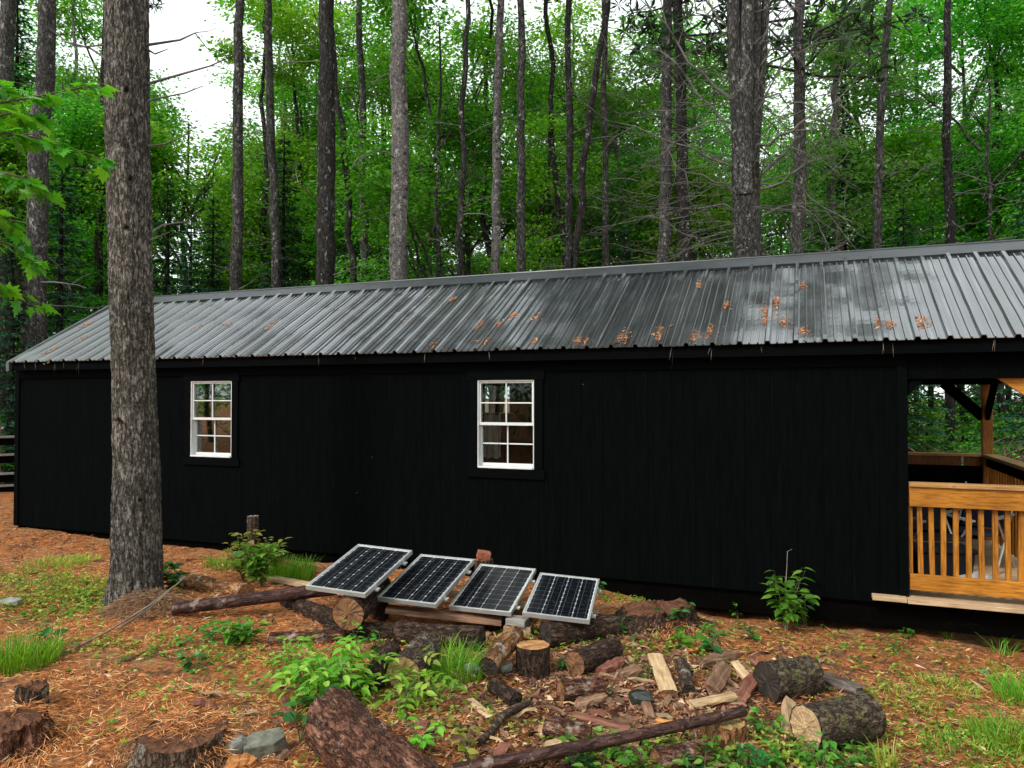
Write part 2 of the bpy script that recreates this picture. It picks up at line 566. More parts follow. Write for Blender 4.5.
M['moss'] = mat_leaf('moss', (0.16, 0.24, 0.03), (0.34, 0.42, 0.05), (0.52, 0.52, 0.12), 0.35, 0.6)
M['stem'] = mat_plain('stem', (0.12, 0.13, 0.06), 0.8, 0.2)
M['stem_brown'] = mat_plain('stem_brown', (0.10, 0.07, 0.05), 0.85, 0.2)
M['twig'] = mat_plain('twig', (0.22, 0.18, 0.14), 0.9, 0.15, nscale=6, nv=0.5)
M['brush'] = mat_plain('brush', (0.15, 0.10, 0.07), 0.9, 0.15, nscale=5, nv=0.6)
M['twig_grey'] = mat_plain('twig_grey', (0.13, 0.125, 0.11), 0.9, 0.15, nscale=3, nv=0.6)
M['needles'] = mat_island('needles', [(0.0, (0.05, 0.016, 0.008)), (0.22, (0.26, 0.085, 0.026)), (0.55, (0.64, 0.215, 0.060)), (0.85, (0.80, 0.40, 0.15)), (1.0, (0.86, 0.66, 0.38))])
M['needles_dry'] = mat_island('needles_dry', [(0.0, (0.07, 0.035, 0.02)), (0.5, (0.22, 0.115, 0.06)), (1.0, (0.40, 0.25, 0.14))])
M['needles_roof'] = mat_island('needles_roof', [(0.0, (0.14, 0.045, 0.02)), (0.5, (0.36, 0.14, 0.055)), (1.0, (0.55, 0.28, 0.13))])
M['flakes'] = mat_island('flakes', [(0.0, (0.03, 0.014, 0.010)), (0.35, (0.12, 0.055, 0.036)), (0.65, (0.27, 0.135, 0.08)), (0.88, (0.48, 0.28, 0.16)), (1.0, (0.70, 0.50, 0.31))], nscale=40)


def make_ground_mat():
    m, n, b = newmat('forest_floor')
    co = coords(n)
    n1 = noise(n, co, 2.1, 6, 0.65)
    n2 = noise(n, co, 34, 8, 0.75)
    n3 = noise(n, coords(n, (1, 1.4, 1)), 7.0, 6, 0.7)
    c = ramp(n, n2, [(0.30, (0.06, 0.020, 0.009)), (0.48, (0.36, 0.125, 0.040)), (0.70, (0.64, 0.27, 0.095))])
    soil = ramp(n, n2, [(0.3, (0.035, 0.02, 0.013)), (0.7, (0.15, 0.085, 0.05))])
    c = mix(n, ramp(n, n3, [(0.5, (0, 0, 0)), (0.64, (1, 1, 1))]), c, soil)
    pale = ramp(n, n2, [(0.3, (0.2, 0.115, 0.06)), (0.7, (0.44, 0.30, 0.17))])
    c = mix(n, math_(n, 'MULTIPLY', ramp(n, n1, [(0.5, (0, 0, 0)), (0.7, (1, 1, 1))]), 0.6), c, pale)
    # far forest floor turns to brown leaf litter with green
    tc = nd(n, 'ShaderNodeTexCoord')
    sp = nd(n, 'ShaderNodeSeparateXYZ')
    n.links.new(tc.outputs['Object'], sp.inputs[0])
    farf = ramp(n, math_(n, 'MULTIPLY', sp.outputs['Y'], 0.03), [(0.33, (0, 0, 0)), (0.5, (1, 1, 1))])
    far = ramp(n, n3, [(0.35, (0.08, 0.05, 0.03)), (0.5, (0.16, 0.10, 0.06)), (0.62, (0.05, 0.09, 0.02))])
    c = mix(n, farf, c, far)
    n.links.new(c, b.inputs['Base Color'])
    b.inputs['Roughness'].default_value = 0.95
    b.inputs['Specular IOR Level'].default_value = 0.15
    bump(n, b, math_(n, 'ADD', n2, math_(n, 'MULTIPLY', n3, 0.5)), 0.9, 0.03)
    return m


def make_siding_mat():
    m, n, b = newmat('black_siding')
    tc = nd(n, 'ShaderNodeTexCoord')
    sp = nd(n, 'ShaderNodeSeparateXYZ')
    n.links.new(tc.outputs['Object'], sp.inputs[0])
    fr = math_(n, 'FRACT', math_(n, 'MULTIPLY', sp.outputs['X'], 1 / 0.2032))
    gr = math_(n, 'LESS_THAN', fr, 0.022)
    nz = noise(n, coords(n, (9, 9, 0.8)), 4, 6, 0.7)
    c = ramp(n, nz, [(0.3, (0.0012, 0.0017, 0.0018)), (0.7, (0.0026, 0.0034, 0.0036))])
    # pale specks and drips
    vo = nd(n, 'ShaderNodeTexVoronoi')
    vo.inputs['Scale'].default_value = 4.6
    n.links.new(coords(n, (1, 1, 1)), vo.inputs['Vector'])
    c = mix(n, math_(n, 'LESS_THAN', vo.outputs['Distance'], 0.021), c, (0.14, 0.15, 0.15))
    st = noise(n, coords(n, (26, 26, 0.9)), 1.5, 4, 0.6)
    c = mix(n, math_(n, 'MULTIPLY', ramp(n, st, [(0.66, (0, 0, 0)), (0.8, (1, 1, 1))]), 0.05), c, (0.12, 0.12, 0.11))
    c = mix(n, gr, c, (0.001, 0.001, 0.001))
    n.links.new(c, b.inputs['Base Color'])
    b.inputs['Roughness'].default_value = 0.85
    b.inputs['Specular IOR Level'].default_value = 0.02
    bump(n, b, math_(n, 'SUBTRACT', math_(n, 'MULTIPLY', nz, 0.15), gr), 0.6, 0.008)
    return m


def make_roof_mat():
    m, n, b = newmat('roof_metal')
    st = noise(n, coords(n, (26, 0.5, 0.5)), 1.6, 7, 0.72)       # streaks down the slope
    blot = noise(n, coords(n), 1.3, 6, 0.65)
    fine = noise(n, coords(n), 36, 6, 0.75)
    c = ramp(n, st, [(0.42, (0.010, 0.012, 0.013)), (0.56, (0.045, 0.052, 0.056)), (0.72, (0.20, 0.225, 0.235))])
    dirt = ramp(n, math_(n, 'ADD', math_(n, 'MULTIPLY', blot, 0.75), math_(n, 'MULTIPLY', fine, 0.3)), [(0.47, (0, 0, 0)), (0.62, (1, 1, 1))])
    c = mix(n, math_(n, 'MULTIPLY', dirt, 0.5), c, (0.045, 0.047, 0.045))
    n.links.new(c, b.inputs['Base Color'])
    b.inputs['Metallic'].default_value = 0.0
    b.inputs['IOR'].default_value = 2.8
    b.inputs['Specular IOR Level'].default_value = 0.5
    n.links.new(ramp(n, st, [(0.3, (0.14, 0.14, 0.14)), (0.7, (0.08, 0.08, 0.08))]), b.inputs['Roughness'])
    bump(n, b, math_(n, 'ADD', math_(n, 'MULTIPLY', blot, 0.6), math_(n, 'MULTIPLY', fine, 0.05)), 0.07, 0.02)
    return m


def make_glass_mat():
    m, n, b = newmat('window_glass')
    out = n.nodes['Material Output']
    t = nd(n, 'ShaderNodeBsdfTransparent')
    t.inputs[0].default_value = (0.9, 0.93, 0.92, 1)
    g = nd(n, 'ShaderNodeBsdfGlossy')
    g.inputs['Roughness'].default_value = 0.02
    fr = nd(n, 'ShaderNodeFresnel')
    fr.inputs[0].default_value = 1.5
    ms = nd(n, 'ShaderNodeMixShader')
    n.links.new(math_(n, 'MULTIPLY', fr.outputs[0], 0.6), ms.inputs[0])
    n.links.new(t.outputs[0], ms.inputs[1])
    n.links.new(g.outputs[0], ms.inputs[2])
    n.links.new(ms.outputs[0], out.inputs['Surface'])
    return m


def make_cell_mat():
    """photovoltaic cells: near-black blue silicon, two silver busbars and fine fingers, object space"""
    m, n, b = newmat('solar_cells')
    tc = nd(n, 'ShaderNodeTexCoord')
    sp = nd(n, 'ShaderNodeSeparateXYZ')
    n.links.new(tc.outputs['Object'], sp.inputs[0])
    nz = noise(n, coords(n), 22, 5, 0.6)
    base = ramp(n, nz, [(0.35, (0.003, 0.0035, 0.005)), (0.65, (0.006, 0.0075, 0.011))])
    fx = math_(n, 'FRACT', math_(n, 'MULTIPLY', sp.outputs['X'], 1 / 0.0575))
    bus = math_(n, 'LESS_THAN', math_(n, 'ABSOLUTE', math_(n, 'SUBTRACT', fx, 0.5)), 0.018)
    c = mix(n, math_(n, 'MULTIPLY', bus, 0.7), base, (0.16, 0.17, 0.18))
    smear = noise(n, coords(n, (5, 16, 1)), 2.6, 6, 0.7)
    c = mix(n, math_(n, 'MULTIPLY', ramp(n, smear, [(0.56, (0, 0, 0)), (0.72, (1, 1, 1))]), 0.22), c, (0.3, 0.31, 0.31))
    n.links.new(c, b.inputs['Base Color'])
    b.inputs['Roughness'].default_value = 0.38
    b.inputs['Specular IOR Level'].default_value = 0.06
    return m


M['ground'] = make_ground_mat()
M['siding'] = make_siding_mat()
M['roof'] = make_roof_mat()
M['glass'] = make_glass_mat()
M['cells'] = make_cell_mat()
M['black_trim'] = mat_plain('black_trim', (0.0016, 0.0022, 0.0024), 0.75, 0.03, nscale=14, nv=0.3)
M['ridge'] = mat_plain('ridge', (0.03, 0.034, 0.037), 0.3, 0.5, 0.0, nscale=5, nv=0.35)
M['rake'] = mat_plain('rake', (0.10, 0.11, 0.115), 0.4, 0.5, 0.5, nscale=5, nv=0.3)


# ================================================================== GROUND
def build_ground():
    fx = np.arange(-10.5, 4.0, 0.035)
    fy = np.arange(1.5, 9.0, 0.035)
    gx = np.concatenate([-np.geomspace(1500, 11, 40), fx, np.geomspace(4.2, 1500, 40)])
    gy = np.concatenate([-np.geomspace(1500, 0.6, 30), [0.2, 0.9], fy, np.geomspace(9.2, 1500, 60)])
    X, Y = np.meshgrid(gx, gy)
    Z = hfull(X, Y)
    nx, ny = len(gx), len(gy)
    V = np.stack([X, Y, Z], -1).reshape(-1, 3)
    i = np.arange(ny - 1)[:, None] * nx + np.arange(nx - 1)[None]
    Fc = np.stack([i, i + 1, i + nx + 1, i + nx], -1).reshape(-1, 4)
    me = bpy.data.meshes.new('ground')
    me.vertices.add(len(V))
    me.vertices.foreach_set('co', V.astype(np.float32).ravel())
    me.loops.add(Fc.size)
    me.loops.foreach_set('vertex_index', Fc.astype(np.int32).ravel())
    me.polygons.add(len(Fc))
    me.polygons.foreach_set('loop_start', np.arange(0, Fc.size, 4, dtype=np.int32))
    me.polygons.foreach_set('loop_total', np.full(len(Fc), 4, dtype=np.int32))
    me.polygons.foreach_set('use_smooth', np.ones(len(Fc), dtype=bool))
    me.materials.append(M['ground'])
    me.update(calc_edges=True)
    o = bpy.data.objects.new('ground', me)
    COL.objects.link(o)
    tag(o, 'forest floor covered in orange pine needles around the cabin', kind='structure')


build_ground()

# ================================================================== CABIN
XL, XP, XR = -9.36, 0.72, 1.86         # left end, wall/porch corner, right end
YF, YB = 6.60, 9.58
ZB, ZW = 0.293, 2.33
YE, ZE = 6.48, 2.345                   # eave
YR, ZR = 8.09, 3.30                    # ridge
SL = (ZR - ZE) / (YR - YE)
cabin = empty('cabin', (-3.75, 8.09, 0.0))
tag(cabin, 'long black wooden cabin with dark ribbed metal roof and open porch at its right end', 'cabin')
CO = np.array([-3.75, 8.09, 0.0])


class CB(MB):
    """mesh builder in world coordinates, linked under the cabin"""

    def build(self, name, mats, parent=None, smooth=False, bevel=0, off=None):
        off = CO if off is None else off
        self.v = [v - off for v in self.v]
        return MB.build(self, name, mats, parent or cabin, smooth, bevel)


def grid_wall(mb, xs, zs, holes, y0, y1):
    xs, zs = sorted(xs), sorted(zs)
    nx, nz = len(xs) - 1, len(zs) - 1

    def filled(i, k):
        if i < 0 or k < 0 or i >= nx or k >= nz:
            return False
        cx, cz = (xs[i] + xs[i + 1]) / 2, (zs[k] + zs[k + 1]) / 2
        return not any(h[0] < cx < h[1] and h[2] < cz < h[3] for h in holes)
    for i in range(nx):
        for k in range(nz):
            if not filled(i, k):
                continue
            a, b, c, d = xs[i], xs[i + 1], zs[k], zs[k + 1]
            mb.add([(a, y0, c), (b, y0, c), (b, y0, d), (a, y0, d)], [(0, 1, 2, 3)])
            mb.add([(a, y1, c), (b, y1, c), (b, y1, d), (a, y1, d)], [(3, 2, 1, 0)])
            if not filled(i - 1, k):
                mb.add([(a, y0, c), (a, y1, c), (a, y1, d), (a, y0, d)], [(3, 2, 1, 0)])
            if not filled(i + 1, k):
                mb.add([(b, y0, c), (b, y1, c), (b, y1, d), (b, y0, d)], [(0, 1, 2, 3)])
            if not filled(i, k - 1):
                mb.add([(a, y0, c), (b, y0, c), (b, y1, c), (a, y1, c)], [(3, 2, 1, 0)])
            if not filled(i, k + 1):
                mb.add([(a, y0, d), (b, y0, d), (b, y1, d), (a, y1, d)], [(0, 1, 2, 3)])


def rect_on(y, u0, v0, u1, v1):
    p0, p1 = at_y(u0, (v0 + v1) / 2, y), at_y(u1, (v0 + v1) / 2, y)
    pc0, pc1 = at_y((u0 + u1) / 2, v0, y), at_y((u0 + u1) / 2, v1, y)
    return p0[0], p1[0], pc1[2], pc0[2]


W1 = rect_on(YF, 191.5, 381, 232.5, 457)
W2 = rect_on(YF, 478, 380, 534.5, 468.5)
# window seen through the room in the far wall
B2 = rect_on(YB - 0.08, 481, 386, 512, 413)
T = 0.09
mb = CB()
grid_wall(mb, [XL, W1[0], W1[1], W2[0], W2[1], XP], [ZB, W1[2], W1[3], W2[2], W2[3], ZW], [W1, W2], YF, YF + T)
mb.build('front_wall', M['siding'])
mb = CB()
grid_wall(mb, [XL, B2[0], B2[1], XP], [ZB, B2[2], B2[3], ZW], [B2], YB - T, YB)
mb.build('back_wall', M['siding'])


def gable(mb, x0, x1):
    y0, y1 = YF + T + 0.002, YB - T - 0.002
    zt0 = ZE + (y0 - YE) * SL - 0.05
    pts = [(y0, ZB), (y1, ZB), (y1, zt0), (YR, ZR - 0.05), (y0, zt0)]
    v = [(x0, y, z) for y, z in pts] + [(x1, y, z) for y, z in pts]
    f = [(4, 3, 2, 1, 0), (5, 6, 7, 8, 9)] + [(i, (i + 1) % 5, (i + 1) % 5 + 5, i + 5) for i in range(5)]
    mb.add(v, f)


mb = CB()
gable(mb, XL, XL + T)
mb.build('gable_wall', M['siding'])
mb = CB()
gable(mb, XP - T, XP - 0.001)
mb.build('porch_wall', M['siding'])
mb = CB()
mb.span((XL + T + .002, YF + T + .002, ZB + 0.0), (XP - T - .002, YB - T - .002, ZB + 0.1))
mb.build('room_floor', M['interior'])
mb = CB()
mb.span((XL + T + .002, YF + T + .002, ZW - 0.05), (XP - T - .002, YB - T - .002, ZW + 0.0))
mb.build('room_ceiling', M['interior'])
# corner boards, window trim, fascia: black, standing 2 cm proud
for xa, xb in ((XL - 0.0, XL + 0.07), (XP - 0.07, XP)):
    mb = CB()
    mb.span((xa, YF - 0.018, ZB), (xb, YF - 0.001, ZW - 0.18))
    mb.build('corner_board', M['black_trim'])
mb = CB()
mb.span((XL + 0.05, YE + 0.008, ZE - 0.105), (XR + 0.1, YE + 0.03, ZE - 0.012))
mb.build('fascia_board', M['black_trim'], bevel=0.004)
mb = CB()
mb.span((XL + 0.05, YE + 0.031, ZE - 0.10), (XR + 0.1, YF - 0.001, ZE - 0.085))
mb.build('soffit', M['black_trim'])
mb = CB()
mb.span((XL + 0.0, YF - 0.016, ZW - 0.178), (XP, YF - 0.001, ZW - 0.075))
mb.build('frieze_board', M['black_trim'])


def window(rc, name='window', trim=True):
    x0, x1, z0, z1 = rc
    W, Hh = x1 - x0, z1 - z0
    off = np.array([(x0 + x1) / 2, YF, z0])
    root = empty(name, off - CO)
    root.parent = cabin
    fb = CB()
    fr = 0.011
    y0, y1 = YF - 0.014, YF + 0.085
    fb.span((x0, y0, z0 + 0.0), (x0 + fr, y1, z1))
    fb.span((x1 - fr, y0, z0), (x1, y1, z1))
    fb.span((x0 + fr + .0005, y0, z1 - fr), (x1 - fr - .0005, y1, z1))
    fb.build('frame', M['white_vinyl'], root, off=off, bevel=0.003)
    sb = CB()
    sb.span((x0 + fr + .001, YF - 0.03, z0), (x1 - fr - .001, y1, z0 + 0.018))
    sb.build('sill', M['white_vinyl'], root, off=off, bevel=0.003)
    zm = z0 + Hh * 0.505

    def sash(za, zb, ya, yb, xa, xb):
        s = CB()
        st = 0.015
        s.span((xa, ya, za), (xa + st, yb, zb))
        s.span((xb - st, ya, za), (xb, yb, zb))
        s.span((xa + st + .0003, ya, za), (xb - st - .0003, yb, za + 0.026))
        s.span((xa + st + .0003, ya, zb - 0.017), (xb - st - .0003, yb, zb))
        xm, zc = (xa + xb) / 2, (za + zb) / 2 + 0.004
        ym = (ya + yb) / 2
        s.span((xm - 0.006, ym - 0.012, za + 0.0263), (xm + 0.006, ym + 0.004, zb - 0.0173))
        s.span((xa + st + .0006, ym - 0.0125, zc - 0.006), (xm - 0.0063, ym + 0.0042, zc + 0.006))
        s.span((xm + 0.0063, ym - 0.0125, zc - 0.006), (xb - st - .0006, ym + 0.0042, zc + 0.006))
        so = s.build('sash', M['white_vinyl'], root, off=off, bevel=0.002)
        g = CB()
        g.span((xa + st * 0.5, ym + 0.005, za + 0.017), (xb - st * 0.5, ym + 0.008, zb - 0.012))
        go = g.build('pane', M['glass'], so, off=off)
        return so
    sash(zm - 0.016, z1 - fr - 0.001, YF + 0.002, YF + 0.034, x0 + fr + 0.001, x1 - fr - 0.001)
    sash(z0 + 0.019, zm + 0.012, YF + 0.040, YF + 0.072, x0 + fr + 0.001, x1 - fr - 0.001)
    if trim:
        tb = CB()
        t = 0.085
        ya, yb = YF - 0.019, YF - 0.001
        tb.span((x0 - t, ya, z0 - 0.001), (x0 - .002, yb, z1 + 0.001))
        tb.span((x1 + .002, ya, z0 - 0.001), (x1 + t, yb, z1 + 0.001))
        tb.span((x0 - t - 0.02, ya - .003, z1 + 0.002), (x1 + t + 0.02, yb, z1 + 0.10))
        tb.span((x0 - t - 0.02, ya - .003, z0 - 0.09), (x1 + t + 0.02, yb, z0 - 0.002))
        tb.build('window_trim', M['black_trim'], root, off=off)
    return root


window(W1)
window(W2)
# back window of the room, seen through the front glass
x0, x1, z0, z1 = B2
off = np.array([(x0 + x1) / 2, YB, z0])
bw = empty('back_window', off - CO)
bw.parent = cabin
mb = CB()
for a, b in ((x0, x0 + .03), (x1 - .03, x1), ((x0 + x1) / 2 - .015, (x0 + x1) / 2 + .015)):
    mb.span((a, YB - 0.085, z0), (b, YB - 0.01, z1))
mb.build('frame', M['interior'], bw, off=off)
mb = CB()
mb.span((x0 + .001, YB - 0.05, z0), (x1 - .001, YB - 0.046, z1))
mb.build('pane', M['glass'], bw, off=off)


# ---- roof: ribbed metal sheets
def roof_profile():
    RIB = 0.2167
    x = -0.305 - RIB * 46
    pr = []
    xa, xb = XL + 0.05, XR + 0.14
    while x < xb + RIB:
        for dx, h in ((-0.026, 0), (-0.015, 0.026), (0.015, 0.026), (0.026, 0), (0.066, 0), (0.070, 0.012), (0.080, 0.012), (0.084, 0), (0.132, 0), (0.136, 0.012), (0.146, 0.012), (0.150, 0)):
            if xa <= x + dx <= xb:
                pr.append((x + dx, h))
        x += RIB
    return [(xa, 0)] + pr + [(xb, 0)]


PROF = roof_profile()


def slope_sheet(ye, yr, name):
    mb = CB()
    ny = 24
    sgn = 1 if yr > ye else -1
    nrm = np.array([0, -SL * sgn, 1.0])
    nrm /= np.linalg.norm(nrm)
    P = np.array(PROF)
    n = len(P)
    V = []
    for k in range(ny + 1):
        t = k / ny
        y, z = ye + (yr - ye) * t, ZE + (ZR - ZE) * t
        sag = 0.002 * np.sin(P[:, 0] * 2.1 + k * 0.9) + 0.0015 * np.sin(P[:, 0] * 7.3 + k * 0.5)
        h = P[:, 1] + sag
        V.append(np.stack([P[:, 0], y + nrm[1] * h, z + nrm[2] * h], 1))
    V = np.concatenate(V)
    fs = [(k * n + i, k * n + i + 1, (k + 1) * n + i + 1, (k + 1) * n + i) for k in range(ny) for i in range(n - 1)]
    if sgn < 0:
        fs = [f[::-1] for f in fs]
    mb.add(V, fs)
    o = mb.build(name, M['roof'])
    so = o.modifiers.new('thickness', 'SOLIDIFY')
    so.thickness = 0.006
    so.offset = -1
    return o


slope_sheet(YE - 0.03, YR, 'roof')
slope_sheet(2 * YR - YE + 0.03, YR, 'roof')
mb = CB()
c = math.atan(SL)
for s in (-1, 1):
    a = np.array([0, YR, ZR + 0.045])
    b = np.array([0, YR + s * 0.165, ZR - 0.165 * SL + 0.03])
    d = b - a
    xs = [XL + 0.04, XR + 0.15]
    nn = np.array([0, s * SL, 1]) / math.hypot(1, SL)
    v = []
    for x in xs:
        for q in (a, b, b - nn * 0.022, a - nn * 0.012):
            v.append((x, q[1], q[2]))
    mb.add(v, [(0, 1, 5, 4), (1, 2, 6, 5), (2, 3, 7, 6), (0, 3, 2, 1), (4, 5, 6, 7)])
mb.tube([(XL + 0.04, YR, ZR + 0.04), (XR + 0.15, YR, ZR + 0.04)], 0.014, 8)
mb.build('ridge_cap', M['ridge'])
for xa, xb in ((XL + 0.025, XL + 0.075), (XR + 0.115, XR + 0.165)):
    for s in (-1, 1):
        mb = CB()
        ye = YR + s * (YR - YE + 0.035)
        ze = ZE - 0.02
        nn = 0.028
        v = []
        for x in (xa, xb):
            v += [(x, ye, ze + nn), (x, YR, ZR + nn + 0.012), (x, YR, ZR - 0.09), (x, ye, ze - 0.09)]
        mb.add(v, [(0, 1, 2, 3), (7, 6, 5, 4), (0, 4, 5, 1), (3, 2, 6, 7), (0, 3, 7, 4)])
        mb.build('rake_trim', M['rake'])

# ---- skids under the floor
for y in (YF + 0.10, (YF + YB) / 2, YB - 0.35):
    mb = CB()
    mb.span((XL + 0.35, y - 0.06, ZB - 0.19), (XR - 0.05, y + 0.06, ZB - 0.03))
    mb.build('skid', M['skid'])
mb = CB()
mb.span((XL + 0.02, YF + 0.03, ZB - 0.03), (XR, YB - 0.03, ZB - 0.002))
mb.build('floor_frame', M['skid'])

# ---- porch
ZD = at_y(950, 601, YF - 0.05)[2]
mb = CB()
mb.span((XP + .002, YF + 0.002, ZD - 0.03), (XR, YB - 0.002, ZD))
mb.build('deck', M['plank'])
mb = CB()
mb.span((XP - 0.0, YF + 0.003, ZB - 0.0015), (XR, YF + 0.04, ZD - 0.032))
mb.build('rim_joist', M['black_trim'])
xa = at_y(872, 598, YF - 0.05)[0]
xm = at_y(907, 600, YF - 0.05)[0]
for a, b, dz in ((xa, xm - 0.003, 0.0), (xm, XR + 0.1, -0.004)):
    mb = CB()
    mb.span((a, YF - 0.10, ZD - 0.034 + dz), (b, YF - 0.002, ZD + dz))
    mb.build('step_board', M['plank'], bevel=0.004)
# header beam over the opening and posts
zo = at_y(950, 378.5, YF)[2]
mb = CB()
mb.span((XP + .001, YF, zo), (XR, YF + 0.09, ZW))
mb.build('porch_header', M['siding'])
mb = CB()
mb.span((XP + .001, YB - 0.09, zo), (XR, YB, ZW))
mb.build('porch_header', M['siding'])
mb = CB()
v = [(x, y, z) for x in (XR - .09, XR) for y, z in ((YF + .092, zo), (YB - .092, zo), (YB - .092, ZW + .05), (YR, ZR - .05), (YF + .092, ZW + .05))]
mb.add(v, [(4, 3, 2, 1, 0), (5, 6, 7, 8, 9)] + [(i, (i + 1) % 5, (i + 1) % 5 + 5, i + 5) for i in range(5)])
mb.build('porch_gable', M['siding'])
mb = CB()
mb.span((XP + .002, YF + .092, ZW - 0.05), (XR - .092, YB - .092, ZW - 0.03))
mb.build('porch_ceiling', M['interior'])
for (px, py) in ((XR - 0.10, YB - 0.10), (XR - 0.10, YF + 0.0015)):
    mb = CB()
    mb.span((px, py, ZD + .001), (px + 0.098, py + 0.098, zo - .001))
    mb.build('porch_post', M['cedar_post' if py > 8 else 'cedar_v'], bevel=0.006)


def brace(p0, p1, mat, wd=0.085):
    b = CB()
    b.bar(p0, p1, 0.04, wd, up=(0, 0, 1))
    b.build('corner_brace', mat)


brace((XP - 0.02, YF + 0.045, zo - 0.115), (XP + 0.13, YF + 0.045, zo + 0.04), M['black_trim'], 0.06)
brace((XR - 0.08, YB - 0.05, zo - 0.36), (XR - 0.46, YB - 0.05, zo + 0.02), M['skid'], 0.11)
brace((XR + 0.0, YF + 0.06, zo - 0.33), (XR - 0.50, YF + 0.06, zo + 0.05), M['cedar_h'], 0.11)
brace((XR - 0.05, YB - 0.05, zo - 0.36), (XR - 0.05, YB - 0.46, zo + 0.02), M['skid'], 0.11)
# front railing
PO = np.array([XP, YF, ZD])
rail = empty('porch_railing', PO - CO)
rail.parent = cabin
z_cap = at_y(960, 486, YF)[2]
z_r0, z_r1 = at_y(960, 508, YF)[2], at_y(960, 491, YF)[2]
z_b0, z_b1 = at_y(960, 593, YF)[2], at_y(960, 577, YF)[2]
mb = CB()
mb.span((XP + .004, YF - 0.05, z_cap - 0.016), (XR, YF + 0.06, z_cap + 0.016))
mb.build('cap_rail', M['cedar_cap'], rail, off=PO, bevel=0.004)
mb = CB()
mb.span((XP + .006, YF - 0.030, z_r0), (XR, YF + 0.008, z_cap - 0.0175))
mb.build('top_rail', M['cedar_h'], rail, off=PO, bevel=0.003)
mb = CB()
mb.span((XP + .006, YF - 0.030, z_b0), (XR, YF + 0.008, z_b1))
mb.build('bottom_rail', M['cedar_h'], rail, off=PO, bevel=0.003)
for i, u in enumerate((910.5, 920.5, 932, 944, 956.5, 969.5, 982, 996, 1008.6, 1022, 1036, 1050, 1064)):
    x = at_y(u, 540, YF)[0]
    mb = CB()
    lean = RNG.normal(0, 0.004)
    mb.bar((x + lean, YF + 0.03, z_b0 + 0.02), (x - lean, YF + 0.03, z_cap - 0.018), 0.036, 0.036, up=(0, 1, 0))
    mb.build('baluster', M['cedar_v'], rail, off=PO, bevel=0.003)
# half-height wall on the far side and the end railing
zc2 = at_y(940, 454, YB - 0.05)[2]
hw = empty('porch_half_wall', np.array([XP, YB, ZD]) - CO)
hw.parent = cabin
ho = np.array([XP, YB, ZD])
mb = CB()
mb.span((XP + .003, YB - 0.06, ZD + .001), (XR - 0.102, YB - 0.02, zc2 - 0.12))
mb.build('boarding', M['siding'], hw, off=ho)
mb = CB()
mb.span((XP + .003, YB - 0.075, zc2 - 0.118), (XR - 0.30, YB - 0.015, zc2 - 0.016))
mb.span((XR - 0.27, YB - 0.075, zc2 - 0.118), (XR - 0.102, YB - 0.015, zc2 - 0.016))
mb.build('top_rail', M['cedar_dark'], hw, off=ho)
mb = CB()
mb.span((XP + .003, YB - 0.11, zc2 - 0.0155), (XR - 0.102, YB + 0.02, zc2 + 0.012))
mb.build('cap_rail', M['cedar_cap'], hw, off=ho)
er = empty('porch_end_railing', np.array([XR, YB, ZD]) - CO)
er.parent = cabin
eo = np.array([XR, YB, ZD])
mb = CB()
mb.span((XR - 0.11, YF + 0.105, zc2 - 0.0155), (XR + 0.03, YB - 0.104, zc2 + 0.016))
mb.build('cap_rail', M['cedar_cap'], er, off=eo)
mb = CB()
mb.span((XR - 0.07, YF + 0.105, zc2 - 0.12), (XR - 0.03, YB - 0.104, zc2 - 0.017))
mb.build('top_rail', M['skid'], er, off=eo)
y = YF + 0.22
while y < YB - 0.15:
    mb = CB()
    mb.bar((XR - 0.05, y, ZD + 0.05), (XR - 0.05, y, zc2 - 0.121), 0.035, 0.035, up=(0, 1, 0))
    mb.build('baluster', M['cedar_v'], er, off=eo)
    y += 0.115

# curtain hanging in the room behind the right window
cx0, cx1 = at_y(484, 440, 7.6)[0], at_y(501, 440, 7.6)[0]
zt, zb_ = at_y(492, 414, 7.6)[2], at_y(492, 458, 7.6)[2]
xs = np.linspace(cx0, cx1, 25)
zs = np.linspace(zb_, zt, 14)
V = [(x, 7.6 + 0.02 * math.sin((x - cx0) * 90), z + 0.01 * math.sin(x * 60)) for z in zs for x in xs]
mb = MB()
mb.add(V, [(k * 25 + i, k * 25 + i + 1, (k + 1) * 25 + i + 1, (k + 1) * 25 + i) for k in range(13) for i in range(24)])
mb.tube([(cx0 - 0.1, 7.6, zt + 0.01), (cx1 + 0.15, 7.6, zt + 0.01)], 0.008, 6)
mb.tube([(cx0 - 0.05, 7.6, zt + 0.01), (cx0 - 0.05, 7.6, ZW - 0.051)], 0.003, 5)
mb.tube([(cx1 + 0.1, 7.6, zt + 0.01), (cx1 + 0.1, 7.6, ZW - 0.051)], 0.003, 5)
tag(mb.build('towel', M['cloth'], smooth=True), 'pale cloth hanging inside the cabin behind the right window', 'towel')


